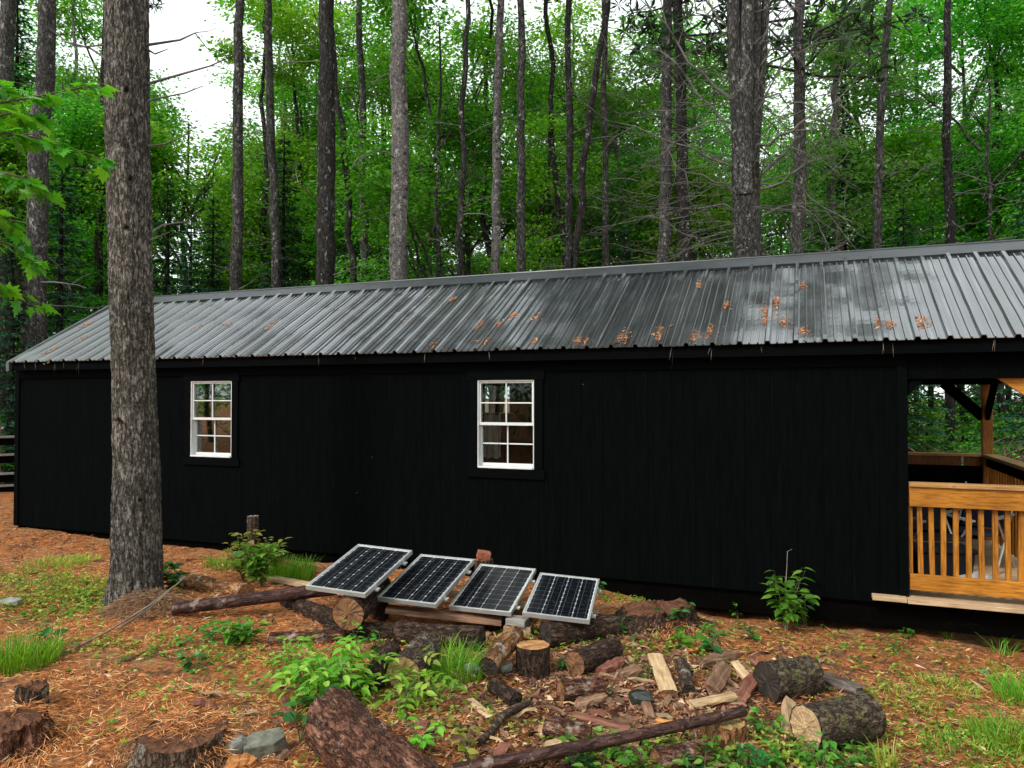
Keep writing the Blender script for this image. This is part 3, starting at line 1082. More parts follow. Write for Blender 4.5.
# ---- things kept on the porch
def camp_chair(loc, rz, label, mat):
    r = empty('folding_chair', loc, (0, 0, rz))
    r.scale = (.85, .85, .78)
    tag(r, label, 'chair', 'folding chairs kept on the porch')
    b = MB()
    b.box((0, 0, 0.42), (0.46, 0.42, 0.02), jit=0.004)
    b.build('seat', mat, r, bevel=0.005)
    b = MB()
    b.bar((0, 0.22, 0.45), (0, 0.38, 0.92), 0.02, 0.46, up=(1, 0, 0))
    b.build('backrest', mat, r)
    for s in (-1, 1):
        b = MB()
        b.tube([(s * 0.24, -0.24, 0.0), (s * 0.24, 0.1, 0.42), (s * 0.24, 0.22, 0.6), (s * 0.24, 0.38, 0.95)], 0.011, 8)
        b.tube([(s * 0.25, 0.30, 0.0), (s * 0.25, -0.22, 0.62)], 0.011, 8)
        b.bar((s * 0.25, -0.24, 0.63), (s * 0.25, 0.24, 0.63), 0.05, 0.02)
        b.build('side_frame', M['alu'], r)
    return r


camp_chair((1.02, 7.5, ZD), 0.4, 'black folding chair standing behind the porch railing', M['black_fabric'])
camp_chair((1.42, 7.9, ZD), -0.5, 'dark blue folding chair with pale tubes on the porch', M['blue_fabric'])
b = MB()
V, n1, n2 = [], 12, 18
for i in range(n1 + 1):
    for j in range(n2):
        t, a = i / n1, 2 * math.pi * j / n2
        r = 0.15 * (math.sin(math.pi * min(1, t * 0.9 + 0.08)) ** 0.6) * (1 + 0.12 * math.sin(3 * a + 5 * t))
        V.append((r * math.cos(a) * 1.3, r * math.sin(a), 0.16 * t))
b.add(V, [(i * n2 + j, i * n2 + (j + 1) % n2, (i + 1) * n2 + (j + 1) % n2, (i + 1) * n2 + j) for i in range(n1) for j in range(n2)] + [tuple(range(n2))[::-1], tuple(n1 * n2 + j for j in range(n2))])
o = b.build('plastic_sack', M['white_plastic'], smooth=True)
o.location = (1.22, 6.95, ZD)
tag(o, 'white plastic sack lying on the porch floor behind the railing', 'sack')
r = empty('storage_bin', (0.98, 7.0, ZD), (0, 0, 0.2))
tag(r, 'dark storage bin with lid beside the wall on the porch', 'bin')
b = MB()
v = [(sx * (0.19 + 0.03 * k), sy * (0.13 + 0.02 * k), 0.3 * k) for k in (0, 1) for sx, sy in ((-1, -1), (1, -1), (1, 1), (-1, 1))]
b.add(v, [(3, 2, 1, 0), (4, 5, 6, 7), (0, 1, 5, 4), (1, 2, 6, 5), (2, 3, 7, 6), (3, 0, 4, 7)])
b.build('body', M['black_fabric'], r, bevel=0.012)
b = MB()
b.box((0, 0, 0.318), (0.47, 0.33, 0.034))
b.build('lid', M['black_fabric'], r, bevel=0.01)

# ---- clumps of needles lying on the roof
CL = [(199, 327, .8), (227, 326, .9), (241, 354, .8), (65, 354, 2.2), (86, 325, 1.2), (81, 340, 1.2), (50, 352, 1.5), (272, 327, 1.2), (343, 322, .8), (430, 299, .7), (453, 300, .7), (408, 321, .8), (479, 326, 1.1), (435, 344, 1.0),
      (483, 343, 1.3), (500, 325, .7), (514, 316, .8), (539, 317, 1.4), (535, 342, .8), (578, 341, .8), (588, 343, 1.1), (623, 338, 1.4), (661, 335, 1.6), (695, 338, 1.1), (712, 332, 1.5), (701, 286, .9), (727, 305, .9), (767, 313, 1.6), (767, 322, 1.2),
      (785, 324, 1.0), (777, 302, .8), (803, 332, 1.1), (803, 287, .8), (880, 322, .9), (890, 326, .8), (923, 324, 1.6)]
rn = np.array([0, -SL, 1.0]) / math.hypot(1, SL)
rs = np.array([0, 1.0, SL]) / math.hypot(1, SL)
for (u, v, s) in CL:
    d = ray(u, v)
    p0 = np.array([0, YE, ZE + 0.006])
    t = np.dot(p0 - CAM, rn) / np.dot(d, rn)
    p = CAM + d * t
    n = int(60 * s)
    q = np.zeros((n, 3))
    ax, ay = RNG.normal(0, 0.020 * s, n), RNG.normal(0, 0.045 * s, n)
    pos = ax[:, None] * np.array([1, 0, 0]) + ay[:, None] * rs + np.abs(RNG.normal(0, 0.008, n))[:, None] * rn + rn * 0.006
    ang = RNG.uniform(0, 6.28, n)
    dr = np.cos(ang)[:, None] * np.array([1, 0, 0]) + np.sin(ang)[:, None] * rs + RNG.normal(0, 0.12, n)[:, None] * rn
    Lq = RNG.uniform(0.03, 0.08, n)
    Q = leafq(pos - dr * Lq[:, None] * 0.5, dr, np.tile(rn, (n, 1)) + RNG.normal(0, .3, (n, 3)), Lq, np.where(RNG.random(n) < 0.2, 0.014, 0.005))
    o = quads_obj('needle_clump', Q, M['needles_roof'])
    o.location = p
    tag(o, 'small clump of orange pine needles caught on the metal roof', 'needle clump', 'clumps of orange needles on the roof')


for k, (u, L) in enumerate(((24, .1), (36, .12), (55, .16), (63, .1), (78, .2), (204, .09), (319, .13), (355, .07), (425, .12), (489, .14), (672, .2), (710, .12), (762, .07), (884, .12), (893, .18), (995, .16))):
    x = at_y(u, 350, YE - .035)[0]
    n = 2
    P = np.tile(np.array([0, 0, 0.0]), (n, 1)) + RNG.normal(0, .008, (n, 3)) * [1, .3, 1]
    D = np.array([0, 0, -1.0]) + RNG.normal(0, .22, (n, 3))
    o = quads_obj('needle_strand', leafq(P, D, RNG.normal(0, 1, (n, 3)), RNG.uniform(.5, 1, n) * L, np.full(n, .003)), M['twig'])
    o.location = (x, YE - .034, ZE - .012)
    tag(o, 'thin strand of dry needles hanging from the roof edge', 'needle strand', 'needle strands hanging from the eave')

# ================================================================== TREES
def wander(p0, p1, n, amp):
    p0, p1 = np.asarray(p0, float), np.asarray(p1, float)
    t = np.linspace(0, 1, n)[:, None]
    w_ = RNG.normal(0, 1, (n, 3)).cumsum(0)
    w_ -= w_[0] * (1 - t) + w_[-1] * t
    return p0 * (1 - t) + p1 * t + w_ * amp


def dead_branch(mb, p, d, L, r, twigs=3):
    """thin bare branch that arcs out and down, with side twigs"""
    d = np.asarray(d, float)
    d /= np.linalg.norm(d)
    n = 8
    pts = [np.asarray(p, float)]
    dd = d.copy()
    for k in range(n):
        dd = dd + RNG.normal(0, 0.13, 3) + np.array([0, 0, -0.035 if k < 5 else 0.05])
        dd /= np.linalg.norm(dd)
        pts.append(pts[-1] + dd * L / n)
    mb.tube(pts, np.linspace(r, r * 0.25, n + 1), 5)
    for _ in range(twigs):
        k = RNG.integers(3, n)
        q = dd + RNG.normal(0, 0.6, 3)
        q /= np.linalg.norm(q)
        l2 = L * RNG.uniform(0.15, 0.4)
        m = pts[k] + q * l2 * 0.5 + RNG.normal(0, 0.03, 3)
        mb.tube([pts[k], m, pts[k] + q * l2 + RNG.normal(0, 0.06, 3)], [r * 0.4, r * 0.3, r * 0.15], 4)


# --- crown prototypes (mesh data is shared by the copies)
def sprays_mesh(centers, per, sig, L, W, flat=0.25, droop=0.15, jit=0.5):
    N = len(centers) * per
    c = np.repeat(centers, per, 0)
    off = RNG.normal(0, 1, (N, 3)) * np.array([sig, sig, sig * flat])
    off[:, 2] -= droop * np.linalg.norm(off[:, :2], axis=1)
    dirs = off * np.array([1, 1, 0.3]) + RNG.normal(0, sig * 0.7, (N, 3)) * np.array([1, 1, .5])
    dirs[:, 2] -= sig * 0.35
    nr = np.array([0, 0, 1.0]) + RNG.normal(0, jit, (N, 3))
    return leafq(c + off, dirs, nr, RNG.uniform(L * .7, L * 1.3, N), RNG.uniform(W * .7, W * 1.3, N))


def maple_crown(height, base, radius, nspray, per, L, seed):
    """crown of layered sprays in a tall uneven volume, on visible limbs"""
    rs_ = np.random.default_rng(seed)
    cs = []
    lobes = [(rs_.uniform(0, 6.28), rs_.uniform(0.35, 0.75) * radius, rs_.uniform(base + 0.8, height - 1.0), rs_.uniform(0.28, 0.5) * radius) for _ in range(11)]
    for _ in range(nspray):
        a, rr, zc, sz = lobes[rs_.integers(len(lobes))]
        v = rs_.normal(0, 1, 3)
        v /= np.linalg.norm(v)
        v *= sz * rs_.uniform(0.35, 1.0)
        cs.append((rr * math.cos(a) + v[0], rr * math.sin(a) + v[1], zc + v[2] * 0.9))
    cs = np.array(cs)
    limbs = MB()
    for a, rr, zc, sz in lobes:
        z0 = max(base * 0.75, zc - rr * 1.1)
        p1 = np.array([rr * math.cos(a), rr * math.sin(a), zc + sz * 0.5])
        limbs.tube(wander((0, 0, z0), p1, 7, 0.06), np.linspace(0.045, 0.012, 7), 5)
        for _ in range(4):
            q = p1 + rs_.normal(0, sz * 0.6, 3)
            limbs.tube(wander((0.6 * p1[0], .6 * p1[1], z0 + (p1[2] - z0) * .6), q, 5, 0.05), np.linspace(0.02, 0.005, 5), 4)
    limbs.tube(wander((0, 0, -0.3), (0.2, 0.1, height * 0.9), 14, 0.05), np.linspace(0.11, 0.02, 14), 8)
    return limbs, sprays_mesh(cs, per, 0.32, L, L * 0.62)


def fir_crown(height, radius, seed):
    rs_ = np.random.default_rng(seed)
    Q = []
    wood = MB()
    wood.tube([(0, 0, -0.3), (0.03, 0, height * .5), (0, 0, height)], [radius * 0.055 + .03, radius * .035 + .02, 0.01], 7)
    z = 0.7
    while z < height - 0.15:
        t = z / height
        rr = radius * (1 - t) ** 0.8 * rs_.uniform(0.75, 1.12)
        nb = 6 if t < 0.8 else 5
        a0 = rs_.uniform(0, 6.28)
        for k in range(nb):
            a = a0 + k * 6.28 / nb + rs_.normal(0, 0.2)
            Lb = rr * rs_.uniform(0.7, 1.1)
            n = max(12, int(70 * Lb))
            s = rs_.uniform(0.08, 1, n)
            x = s * Lb
            zz = -0.30 * x - 0.04 * Lb * np.sin(s * 3) + 0.14 * Lb * s ** 2
            wdt = (1 - s * 0.8) * Lb * 0.34
            y = rs_.uniform(-1, 1, n) * wdt
            P = np.stack([x * math.cos(a) - y * math.sin(a), x * math.sin(a) + y * math.cos(a), z + zz + rs_.normal(0, .03, n)], 1)
            dx, dy = np.full(n, 1.0), np.sign(y) * 0.9
            D = np.stack([dx * math.cos(a) - dy * math.sin(a), dx * math.sin(a) + dy * math.cos(a), -0.35 + rs_.normal(0, .2, n)], 1)
            Q.append(leafq(P, D, np.array([0, 0, 1.0]) + rs_.normal(0, .35, (n, 3)), rs_.uniform(.10, .22, n), rs_.uniform(.03, .06, n)))
            wood.tube([(0, 0, z), (Lb * .5 * math.cos(a), Lb * .5 * math.sin(a), z - .15 * Lb), (Lb * math.cos(a), Lb * math.sin(a), z - .17 * Lb)], [.014, .009, .003], 4)
        z += 0.22 + 0.16 * (1 - t)
    return wood, np.concatenate(Q)


def pine_crown(height, radius, seed):
    """open whorls of needle tufts, local origin at the crown base"""
    rs_ = np.random.default_rng(seed)
    Q = []
    wood = MB()
    wood.tube([(0, 0, 0), (0, 0, height)], [.06, .01], 6)
    z = 0.2
    while z < height:
        t = z / height
        rr = radius * (0.55 + 0.45 * math.sin(math.pi * min(1, t + 0.2))) * (1 - t * 0.75)
        for k in range(4):
            a = rs_.uniform(0, 6.28)
            Lb = rr * rs_.uniform(0.6, 1.1)
            tip = np.array([Lb * math.cos(a), Lb * math.sin(a), z + Lb * rs_.uniform(-.12, .3)])
            wood.tube(wander((0, 0, z), tip, 5, .04), np.linspace(.028, .006, 5), 4)
            for _ in range(int(3 + Lb * 3.2)):
                s = rs_.uniform(0.45, 1.05)
                c0 = np.array([0, 0, z]) * (1 - s) + tip * s + rs_.normal(0, .13, 3)
                n = 13
                D = rs_.normal(0, 1, (n, 3)) + np.array([0, 0, 0.5])
                Q.append(leafq(np.tile(c0, (n, 1)), D, rs_.normal(0, 1, (n, 3)), rs_.uniform(.15, .3, n), rs_.uniform(.03, .055, n)))
        z += rs_.uniform(.35, .6)
    return wood, np.concatenate(Q)


CROWNS = {}
for i in range(3):
    wood, Q = pine_crown(8.5, 2.3, 100 + i)
    CROWNS['pine', i] = Q
    CROWNS['pinewood', i] = wood
PINE_MESH = [None] * 3


def add_pine_crown(parent, loc, i, s):
    if PINE_MESH[i] is None:
        o = quads_obj('crown', CROWNS['pine', i], M['leaf_pine'], parent)
        b = CROWNS['pinewood', i].build('crown_branches', M['bark_far'], o)
        PINE_MESH[i] = (o.data, b.data)
    else:
        o = bpy.data.objects.new('crown', PINE_MESH[i][0])
        COL.objects.link(o)
        o.parent = parent
        b = bpy.data.objects.new('crown_branches', PINE_MESH[i][1])
        COL.objects.link(b)
        b.parent = o
    o.location = loc
    o.scale = (s, s, s)
    o.rotation_euler = (0, 0, RNG.uniform(0, 6.28))
    return o


def trunk_tree(name, label, ub, ut, wpx, diam, bark, crown=True, nbr=8, wob=0.03, D=None, brl=(0.5, 1.6), merge=False, group='tall trunks behind the cabin', vb=285, amp=0.02, up=0.3, top=None, cz=None, cs=None, cat='tree', seg=14):
    D = D or FPX * diam / wpx
    nbr = int(nbr * 1.7) if 530 < ub < 720 or 780 < ub < 960 else nbr
    pb, pt = at_d(ub, vb, D), at_d(ut, 0, D)
    sl = (pt - pb) / (pt[2] - pb[2])
    base = pb - sl * (pb[2] - 0.2)
    base[2] = gz(base[0], base[1])
    zt = top or RNG.uniform(18, 21)
    root = empty(name, base)
    tag(root, label, cat, group)
    n = 46
    zs = np.linspace(0, zt, n)
    pts = np.stack([sl[0] * zs, sl[1] * zs, zs], 1)
    w_ = RNG.normal(0, 1, (n, 2)).cumsum(0) * amp
    w_ -= np.linspace(0, 1, n)[:, None] * w_[-1]
    w_ -= w_[12]
    pts[:, :2] += w_
    pts[0, 2] = -0.15
    r = diam / 2 * np.interp(zs, [0, 0.35, 1.0, 6.5, zt], [1.5, 1.2, 1.06, 0.98, 0.3])
    mb = MB()
    mb.tube(pts, r, seg, wob=wob)
    for _ in range(0 if merge else nbr * 2):
        z = RNG.uniform(2.5, 10)
        p = np.array([np.interp(z, zs, pts[:, 0]), np.interp(z, zs, pts[:, 1]), z])
        a = RNG.uniform(0, 6.28)
        dead_branch(mb, p, (math.cos(a), math.sin(a), RNG.uniform(-.25, up)), RNG.uniform(.2, .7), RNG.uniform(.005, .011), 1)
    for _ in range(nbr):
        bb = mb if merge else MB()
        z = RNG.uniform(2.8, 9.5)
        p = np.array([np.interp(z, zs, pts[:, 0]), np.interp(z, zs, pts[:, 1]), z])
        a = RNG.uniform(0, 6.28)
        dead_branch(bb, p, (math.cos(a), math.sin(a), RNG.uniform(-.15, up)), RNG.uniform(*brl), RNG.uniform(.007, .015) * max(1, diam / .25), 3)
        if not merge:
            bb.build('dead_limb', M['twig_grey'], root, smooth=True)
    mb.build('trunk', bark, root, smooth=True)
    if crown:
        z = cz or RNG.uniform(11.2, 12.8)
        add_pine_crown(root, (np.interp(z, zs, pts[:, 0]), np.interp(z, zs, pts[:, 1]), z), int(RNG.integers(3)), cs or RNG.uniform(.8, 1.05))
    return root


T = trunk_tree
T('pine_tree', 'thick dark trunk cut by the left edge of the photo, behind the maple leaves', 2, 8, 17, 0.38, M['bark_grey'], nbr=5, vb=200)
T('pine_tree', 'rough grey trunk leaning right, between the left edge and the big foreground pine', 33, 47, 19, 0.36, M['bark_grey'], nbr=8, vb=330)
T('pine_tree', 'slim trunk mostly hidden by the left side of the big foreground pine', 98, 105, 8, 0.2, M['bark_dark'], nbr=5)
T('pine_tree', 'grey trunk leaning slightly right beside the open patch of white sky', 236, 245, 11, 0.25, M['bark_grey'], nbr=16)
T('pine_tree', 'thin grey trunk just right of the leaning one beside the white sky', 277, 271, 9, 0.22, M['bark_grey'], nbr=20)
T('pine_tree', 'thick dark brown trunk left of the pale speckled one', 325, 326, 18, 0.36, M['bark_dark'], nbr=10)
T('hardwood_tree', 'thin crooked trunk right beside the thick dark brown one', 353, 338, 6.5, 0.14, M['bark_dark'], nbr=8, amp=0.06)
T('hardwood_tree', 'forked grey trunk left of the pale speckled one', 364, 373, 8, 0.19, M['bark_grey'], nbr=14, amp=0.04, up=0.9)
T('spruce_tree', 'straight pale speckled trunk with dark knots behind the middle of the roof', 398, 400, 17.5, 0.34, M['bark_pale'], nbr=7, wob=0.04)
T('hardwood_tree', 'dark slender sapling trunk between the two pale trunks', 458, 468, 5.5, 0.12, M['bark_dark'], nbr=12, amp=0.04, up=0.9, D=15)
T('spruce_tree', 'slim pinkish grey trunk leaning right above the right cabin window', 495, 502, 9, 0.2, M['bark_pale'], nbr=8)
T('spruce_tree', 'slim dark trunk just right of the pinkish grey one', 521, 519, 9, 0.2, M['bark_grey'], nbr=14)
T('hardwood_tree', 'thin left stem of the three dark stems that meet low at the ridge', 566, 552, 6, 0.14, M['bark_dark'], nbr=10, amp=0.04)
T('hardwood_tree', 'middle stem of the three dark stems that meet low at the ridge', 569, 569, 7.5, 0.165, M['bark_dark'], nbr=14)
T('hardwood_tree', 'curved right stem of the three dark stems that meet low at the ridge', 574, 600, 7.5, 0.165, M['bark_dark'], nbr=16, amp=0.05)
T('spruce_tree', 'thin straight trunk right of the three dark stems', 606, 602, 6.5, 0.15, M['bark_grey'], nbr=24, brl=(.6, 2.0))
T('spruce_tree', 'pale brown trunk, left one of the close pair left of the forked dead tree', 662, 666, 11, 0.27, M['bark_grey'], nbr=22, brl=(.8, 2.2), D=17)
T('spruce_tree', 'dark trunk, right one of the close pair left of the forked dead tree', 687, 677, 12, 0.27, M['bark_dark'], nbr=26, brl=(.8, 2.4), cz=9.6, cs=1.2)
T('spruce_tree', 'grey trunk right of the forked dead tree, among its branches', 796, 797, 12.5, 0.27, M['bark_grey'], nbr=26, brl=(.8, 2.4), cz=8.6, cs=1.35)
T('hardwood_tree', 'slim leaning grey trunk left of the rightmost dark trunk', 875, 889, 8.5, 0.2, M['bark_grey'], nbr=16, amp=0.03)
T('spruce_tree', 'rightmost dark trunk with long bare limbs behind the roof', 951, 949, 9, 0.22, M['bark_dark'], nbr=34, brl=(.8, 2.6))
T('spruce_tree', 'faint pale trunk deep between the two slim trunks at the right', 917, 917, 5, 0.2, M['bark_grey'], nbr=14)

# the big forked dead tree
Dk = 13.0
base = at_d(748, 255, Dk)
base[2] = gz(base[0], base[1])
root = empty('dead_tree', base)
tag(root, 'big dead grey tree forking into several stems with many bare branches', 'tree')


def L3(u, v, dD=0.0):
    return at_d(u, v, Dk + dD) - base


mb = MB()
b0 = np.array([0, 0, -0.15])
mb.tube([b0, L3(748, 330) * [1, 1, 1], L3(747, 250), L3(746, 205), L3(745, 165)], [.34, .27, .235, .225, .23], 18, wob=.05)
for (us, rr, dd) in (((742, 738, 735, 733, 730), .13, -.05), ((748, 750, 752, 754, 757), .15, .06), ((746, 744, 746, 748, 748), .13, -.12), ((751, 757, 762, 766, 772), .085, .12), ((740, 742, 741, 743, 745), .1, .1)):
    vs = (195, 120, 60, 0, -160)
    pts = [L3(u, v, dd) for u, v in zip(us, vs)]
    mb.tube(pts, [rr * 1.1, rr, rr * .9, rr * .8, rr * .4], 12, wob=.05)
mb.build('trunk', M['bark_grey'], root, smooth=True)
LM = [((742, 150), (700, 95), (650, 30), .05), ((742, 110), (690, 60), (640, -10), .05), ((740, 175), (690, 150), (610, 120), .04), ((744, 195), (700, 178), (640, 160), .03), ((745, 60), (720, 20), (690, -30), .04),
      ((750, 155), (790, 130), (840, 100), .055), ((752, 180), (785, 150), (805, 130), .06), ((752, 195), (790, 175), (830, 120), .045), ((750, 185), (800, 190), (850, 225), .03), ((752, 80), (770, 50), (800, 60), .035),
      ((752, 120), (790, 60), (842, 40), .03), ((748, 215), (700, 205), (640, 215), .03), ((745, 230), (690, 235), (640, 200), .028), ((752, 225), (800, 205), (826, 245), .035), ((750, 205), (775, 210), (790, 240), .03),
      ((746, 90), (715, 70), (675, 90), .03), ((752, 100), (800, 105), (850, 150), .03), ((746, 130), (700, 125), (655, 165), .028), ((753, 60), (775, 20), (820, -20), .03), ((744, 40), (700, 10), (660, -25), .03)]
for a, b_, c_, r in LM:
    bb = MB()
    r *= .62
    dd = RNG.uniform(-.7, .5)
    P = [L3(*a), L3(*b_, dd * .5), L3(*c_, dd)]
    t = np.linspace(0, 1, 9)[:, None]
    q = (1 - t) ** 2 * P[0] + 2 * t * (1 - t) * (2 * P[1] - .5 * P[0] - .5 * P[2]) + t * t * P[2]
    q[1:] += RNG.normal(0, .035, (8, 3))
    bb.tube(q, np.linspace(r, r * .3, 9), 6)
    for k in (3, 4, 5, 6, 7, 8):
        d = (q[k] - q[k - 1]) / np.linalg.norm(q[k] - q[k - 1]) + RNG.normal(0, .55, 3)
        dead_branch(bb, q[k], d, RNG.uniform(.4, 1.2), r * .35, 3)
    bb.build('dead_limb', M['twig_grey'], root, smooth=True)
for _ in range(88):
    bb = MB()
    z = RNG.uniform(2.6, 8.5)
    a = RNG.uniform(0, 6.28)
    p = L3(747, 398 - (z + base[2] - 1.9) / Dk * FPX)
    dead_branch(bb, p, (math.cos(a), math.sin(a) * .8, RNG.uniform(-.25, .5)), RNG.uniform(.9, 2.4), RNG.uniform(.008, .015), 4)
    bb.build('dead_limb', M['twig_grey'], root, smooth=True)

# --- thin trunks deep in the woods: three built, the rest copied
thin = []
for i in range(3):
    r_ = trunk_tree('woodland_tree', 'thin trunk standing deep in the woods behind the cabin', 500, 500 + i * 4 - 4, 5, .15 + .04 * i, M[('bark_far', 'bark_dark', 'bark_pale')[i]], nbr=16, D=24, group='thin trunks deep in the woods', amp=.05, seg=8, brl=(.6, 1.8), crown=False, merge=True, top=15.5)
    wood, Q = maple_crown(15.5, 5.0, 2.2, 150, 60, .13, 80 + i)
    quads_obj('crown', Q, M[('leaf_mid', 'leaf_bright', 'leaf_far')[i]], r_)
    thin.append(r_)
k = 0
for i in range(64):
    D = RNG.uniform(20, 44)
    u = RNG.uniform(-60, 1090)
    if 140 < u < 240:
        continue
    p = at_d(u, 398, D)
    o = thin[k] if k < 3 else copy_tree(thin[int(RNG.integers(3))])
    k += 1
    o.location = (p[0], p[1], gz(p[0], p[1]))
    o.rotation_euler = (RNG.normal(0, .025), RNG.normal(0, .025), RNG.uniform(0, 6.28))

# --- leafy hardwoods, firs
def proto_tree(name, wood, Q, leafmat, barkmat):
    r_ = empty(name)
    wood.build('trunk', barkmat, r_, smooth=True)
    quads_obj('crown', Q, leafmat, r_)
    return r_


maples = []
for i, (h, b_, rad_, ns, lm) in enumerate(((12.5, 2.2, 3.0, 230, 'leaf_mid'), (10.0, 1.2, 2.5, 200, 'leaf_bright'), (14.0, 3.5, 3.0, 230, 'leaf_mid'))):
    wood, Q = maple_crown(h, b_, rad_, ns, 80, .112, 40 + i)
    maples.append(proto_tree('maple_tree', wood, Q, M[lm], M['bark_far']))
firs = []
for i, (h, rad_) in enumerate(((8.5, 1.7), (12.0, 2.1))):
    wood, Q = fir_crown(h, rad_, 60 + i)
    firs.append(proto_tree('fir_tree', wood, Q, M['leaf_fir'], M['bark_dark']))
used = set()


def put(kind, u, D, s, label=None, group=None):
    lst, i = kind
    key = (id(lst), i)
    o = lst[i] if key not in used else copy_tree(lst[i])
    used.add(key)
    p = at_d(u, 398, D)
    o.location = (p[0], p[1], gz(p[0], p[1]))
    o.rotation_euler = (0, 0, RNG.uniform(0, 6.28))
    o.scale = (s, s, s)
    nm = 'hardwoods' if lst is maples else 'firs'
    tag(o, label or ('leafy green hardwood among the trunks behind the cabin' if lst is maples else 'dark green fir among the trunks behind the cabin'), 'tree', group or ('leafy hardwoods behind the cabin' if lst is maples else 'dark firs behind the cabin'))


mp, fr_ = maples, firs
put((mp, 1), 190, 19.5, .98, 'bright green rounded tree against the white sky right of the big foreground pine')
put((mp, 1), 166, 23, 1.0, 'second bright green tree close right of the big foreground pine')
put((mp, 1), 216, 25, .98, 'bright green tree behind the trunk leaning beside the white sky')
put((fr_, 0), 166, 17.5, .80, 'low fir seen just over the roof right of the big foreground pine')
put((fr_, 0), 190, 16.8, .68, 'middle one of the low firs over the roof right of the big foreground pine')
put((fr_, 0), 212, 18.5, .78, 'small low fir over the roof left of the trunk leaning beside the white sky')
put((fr_, 0), 283, 19, .98, 'bluish fir standing between the thin grey trunk and the thick dark brown trunk')
put((fr_, 1), 845, 21, .9, 'dark tall fir right of the forked dead tree')
for kind, u, D, s in (((mp, 0), 868, 25, 1.35), ((mp, 2), 965, 27, 1.35), ((mp, 0), 305, 29, 1.4), ((mp, 2), 1005, 24, 1.25), ((mp, 0), 600, 28, 1.35), ((mp, 0), 430, 18, .95), ((mp, 2), 470, 22, 1.0), ((mp, 0), 365, 24, 1.0), ((mp, 1), 540, 19, .95), ((mp, 2), 585, 25, 1.0), ((mp, 0), 640, 23, .85), ((mp, 1), 715, 20, .9), ((mp, 2), 780, 27, .9),
                      ((mp, 1), 875, 24, 1.15), ((mp, 0), 985, 20, .95), ((mp, 2), 1040, 23, 1.05), ((mp, 1), 930, 27, 1.1), ((mp, 0), 65, 19, .85), ((mp, 1), 20, 17, .9), ((mp, 2), -30, 22, 1.0), ((mp, 1), 115, 24, .95),
                      ((mp, 0), 250, 30, .8), ((mp, 1), 320, 27, .95), ((mp, 2), 690, 30, 1.0), ((mp, 0), 830, 32, 1.1), ((mp, 1), 500, 28, 1.1), ((mp, 0), 1090, 19, .9), ((mp, 1), 1010, 27, 1.1),
                      ((fr_, 0), 60, 15, .8), ((fr_, 1), 80, 22, .85), ((fr_, 0), 215, 23, .7), ((fr_, 0), 440, 16, .55), ((fr_, 0), 625, 18, .68), ((fr_, 1), 985, 25, .9), ((fr_, 0), 905, 17, .75), ((fr_, 0), 1030, 16, .8), ((fr_, 0), 345, 21, .7), ((fr_, 1), 150, 32, .75), ((fr_, 0), 770, 19, .72), ((fr_, 0), 10, 14, .62), ((fr_, 0), 545, 22, .7)):
    put(kind, u, D, s)
for k in range(12):
    uu = (k * 137.5 + 30) % 1120 - 40
    if not 130 < uu < 250:
        put((maples, k % 3), uu, 26 + (k * 7.3) % 16, 1.15 + .05 * (k % 5))


for k, (x, y, h_) in enumerate([(8, 3, 1), (10, 7, 1.1), (9, 11, 1), (12, 14, 1.2), (13, 4, 1.2), (11, 0, 1), (16, 9, 1.3), (17, 1, 1.2), (14, 17, 1.2), (18, 14, 1.3), (10, -5, 1), (-17, 3, 1), (-19, 8, 1.1), (-17, -2, 1), (-22, 4, 1.2), (-23, 11, 1.2), (-20, 14, 1.1)]):
    lst, i_ = ((firs, 1), (maples, 0), (maples, 2), (firs, 1))[k % 4]
    o = copy_tree(lst[i_])
    o.location = (x, y, gz(x, y))
    o.scale = (h_, h_, h_)
    o.rotation_euler = (0, 0, k * 1.3)
    tag(o, 'tree of the woods at the side of the clearing, mirrored in the metal roof', 'tree', 'trees at the sides of the clearing')
for k, (x, y) in enumerate(((-17, -13), (-13, -18), (-9, -17), (-5, -19), (-1, -18), (3, -20), (7, -17), (11, -19), (15, -15), (-20, -8), (18, -9), (-11, -25), (0, -26), (9, -26), (-4, -27))):
    lst, i_ = ((maples, 0), (maples, 2), (firs, 1))[k % 3]
    o = copy_tree(lst[i_])
    o.location = (x, y, gz(x, y))
    o.scale = (.95, .95, .95)
    o.rotation_euler = (0, 0, k * 1.7)
    tag(o, 'tree of the woods on the near side of the clearing, mirrored in the cabin windows', 'tree', 'trees on the near side of the clearing')


# --- far woods: one mass
def far_woods():
    n = 260000
    u = RNG.uniform(-130, 1150, n)
    D = RNG.uniform(32, 62, n)
    z = RNG.uniform(0.1, 1, n) ** 0.8 * 21
    x = at_d(0, 398, 1)  # noqa
    ax = (u - 512) / FPX
    P = CAM + (_F * [1, 1, 0])[None] * D[:, None] + _R[None] * (ax * D)[:, None]
    P[:, 2] = z
    dens = fbm(u * 0.016 + 7, z * 0.28, 33, 3) + 0.35 * fbm(u * .06, z * 0.9, 35, 2)
    # opening of sky left of the middle
    gap = np.exp(-((u - 195) / 60) ** 2) * np.clip((z - 7.5 * D / 40 - 1.5) / 3, 0, 1) * 3
    keep = dens - gap - np.clip((z - 13) / 10, 0, 1) * .3 > -0.10
    P = P[keep]
    N = len(P)
    # tree-like clumping: pull towards cluster centres
    D_ = RNG.normal(0, 1, (N, 3)) * [1, 1, .5] + [0, 0, -.3]
    nr = RNG.normal(0, .5, (N, 3)) + [0, -.35, 1]
    Q = leafq(P, D_, nr, RNG.uniform(.14, .38, N), RNG.uniform(.11, .27, N))
    o = quads_obj('distant_woods', Q, M['leaf_far'])
    tag(o, 'far green woods behind all the trunks', kind='stuff')


far_woods()


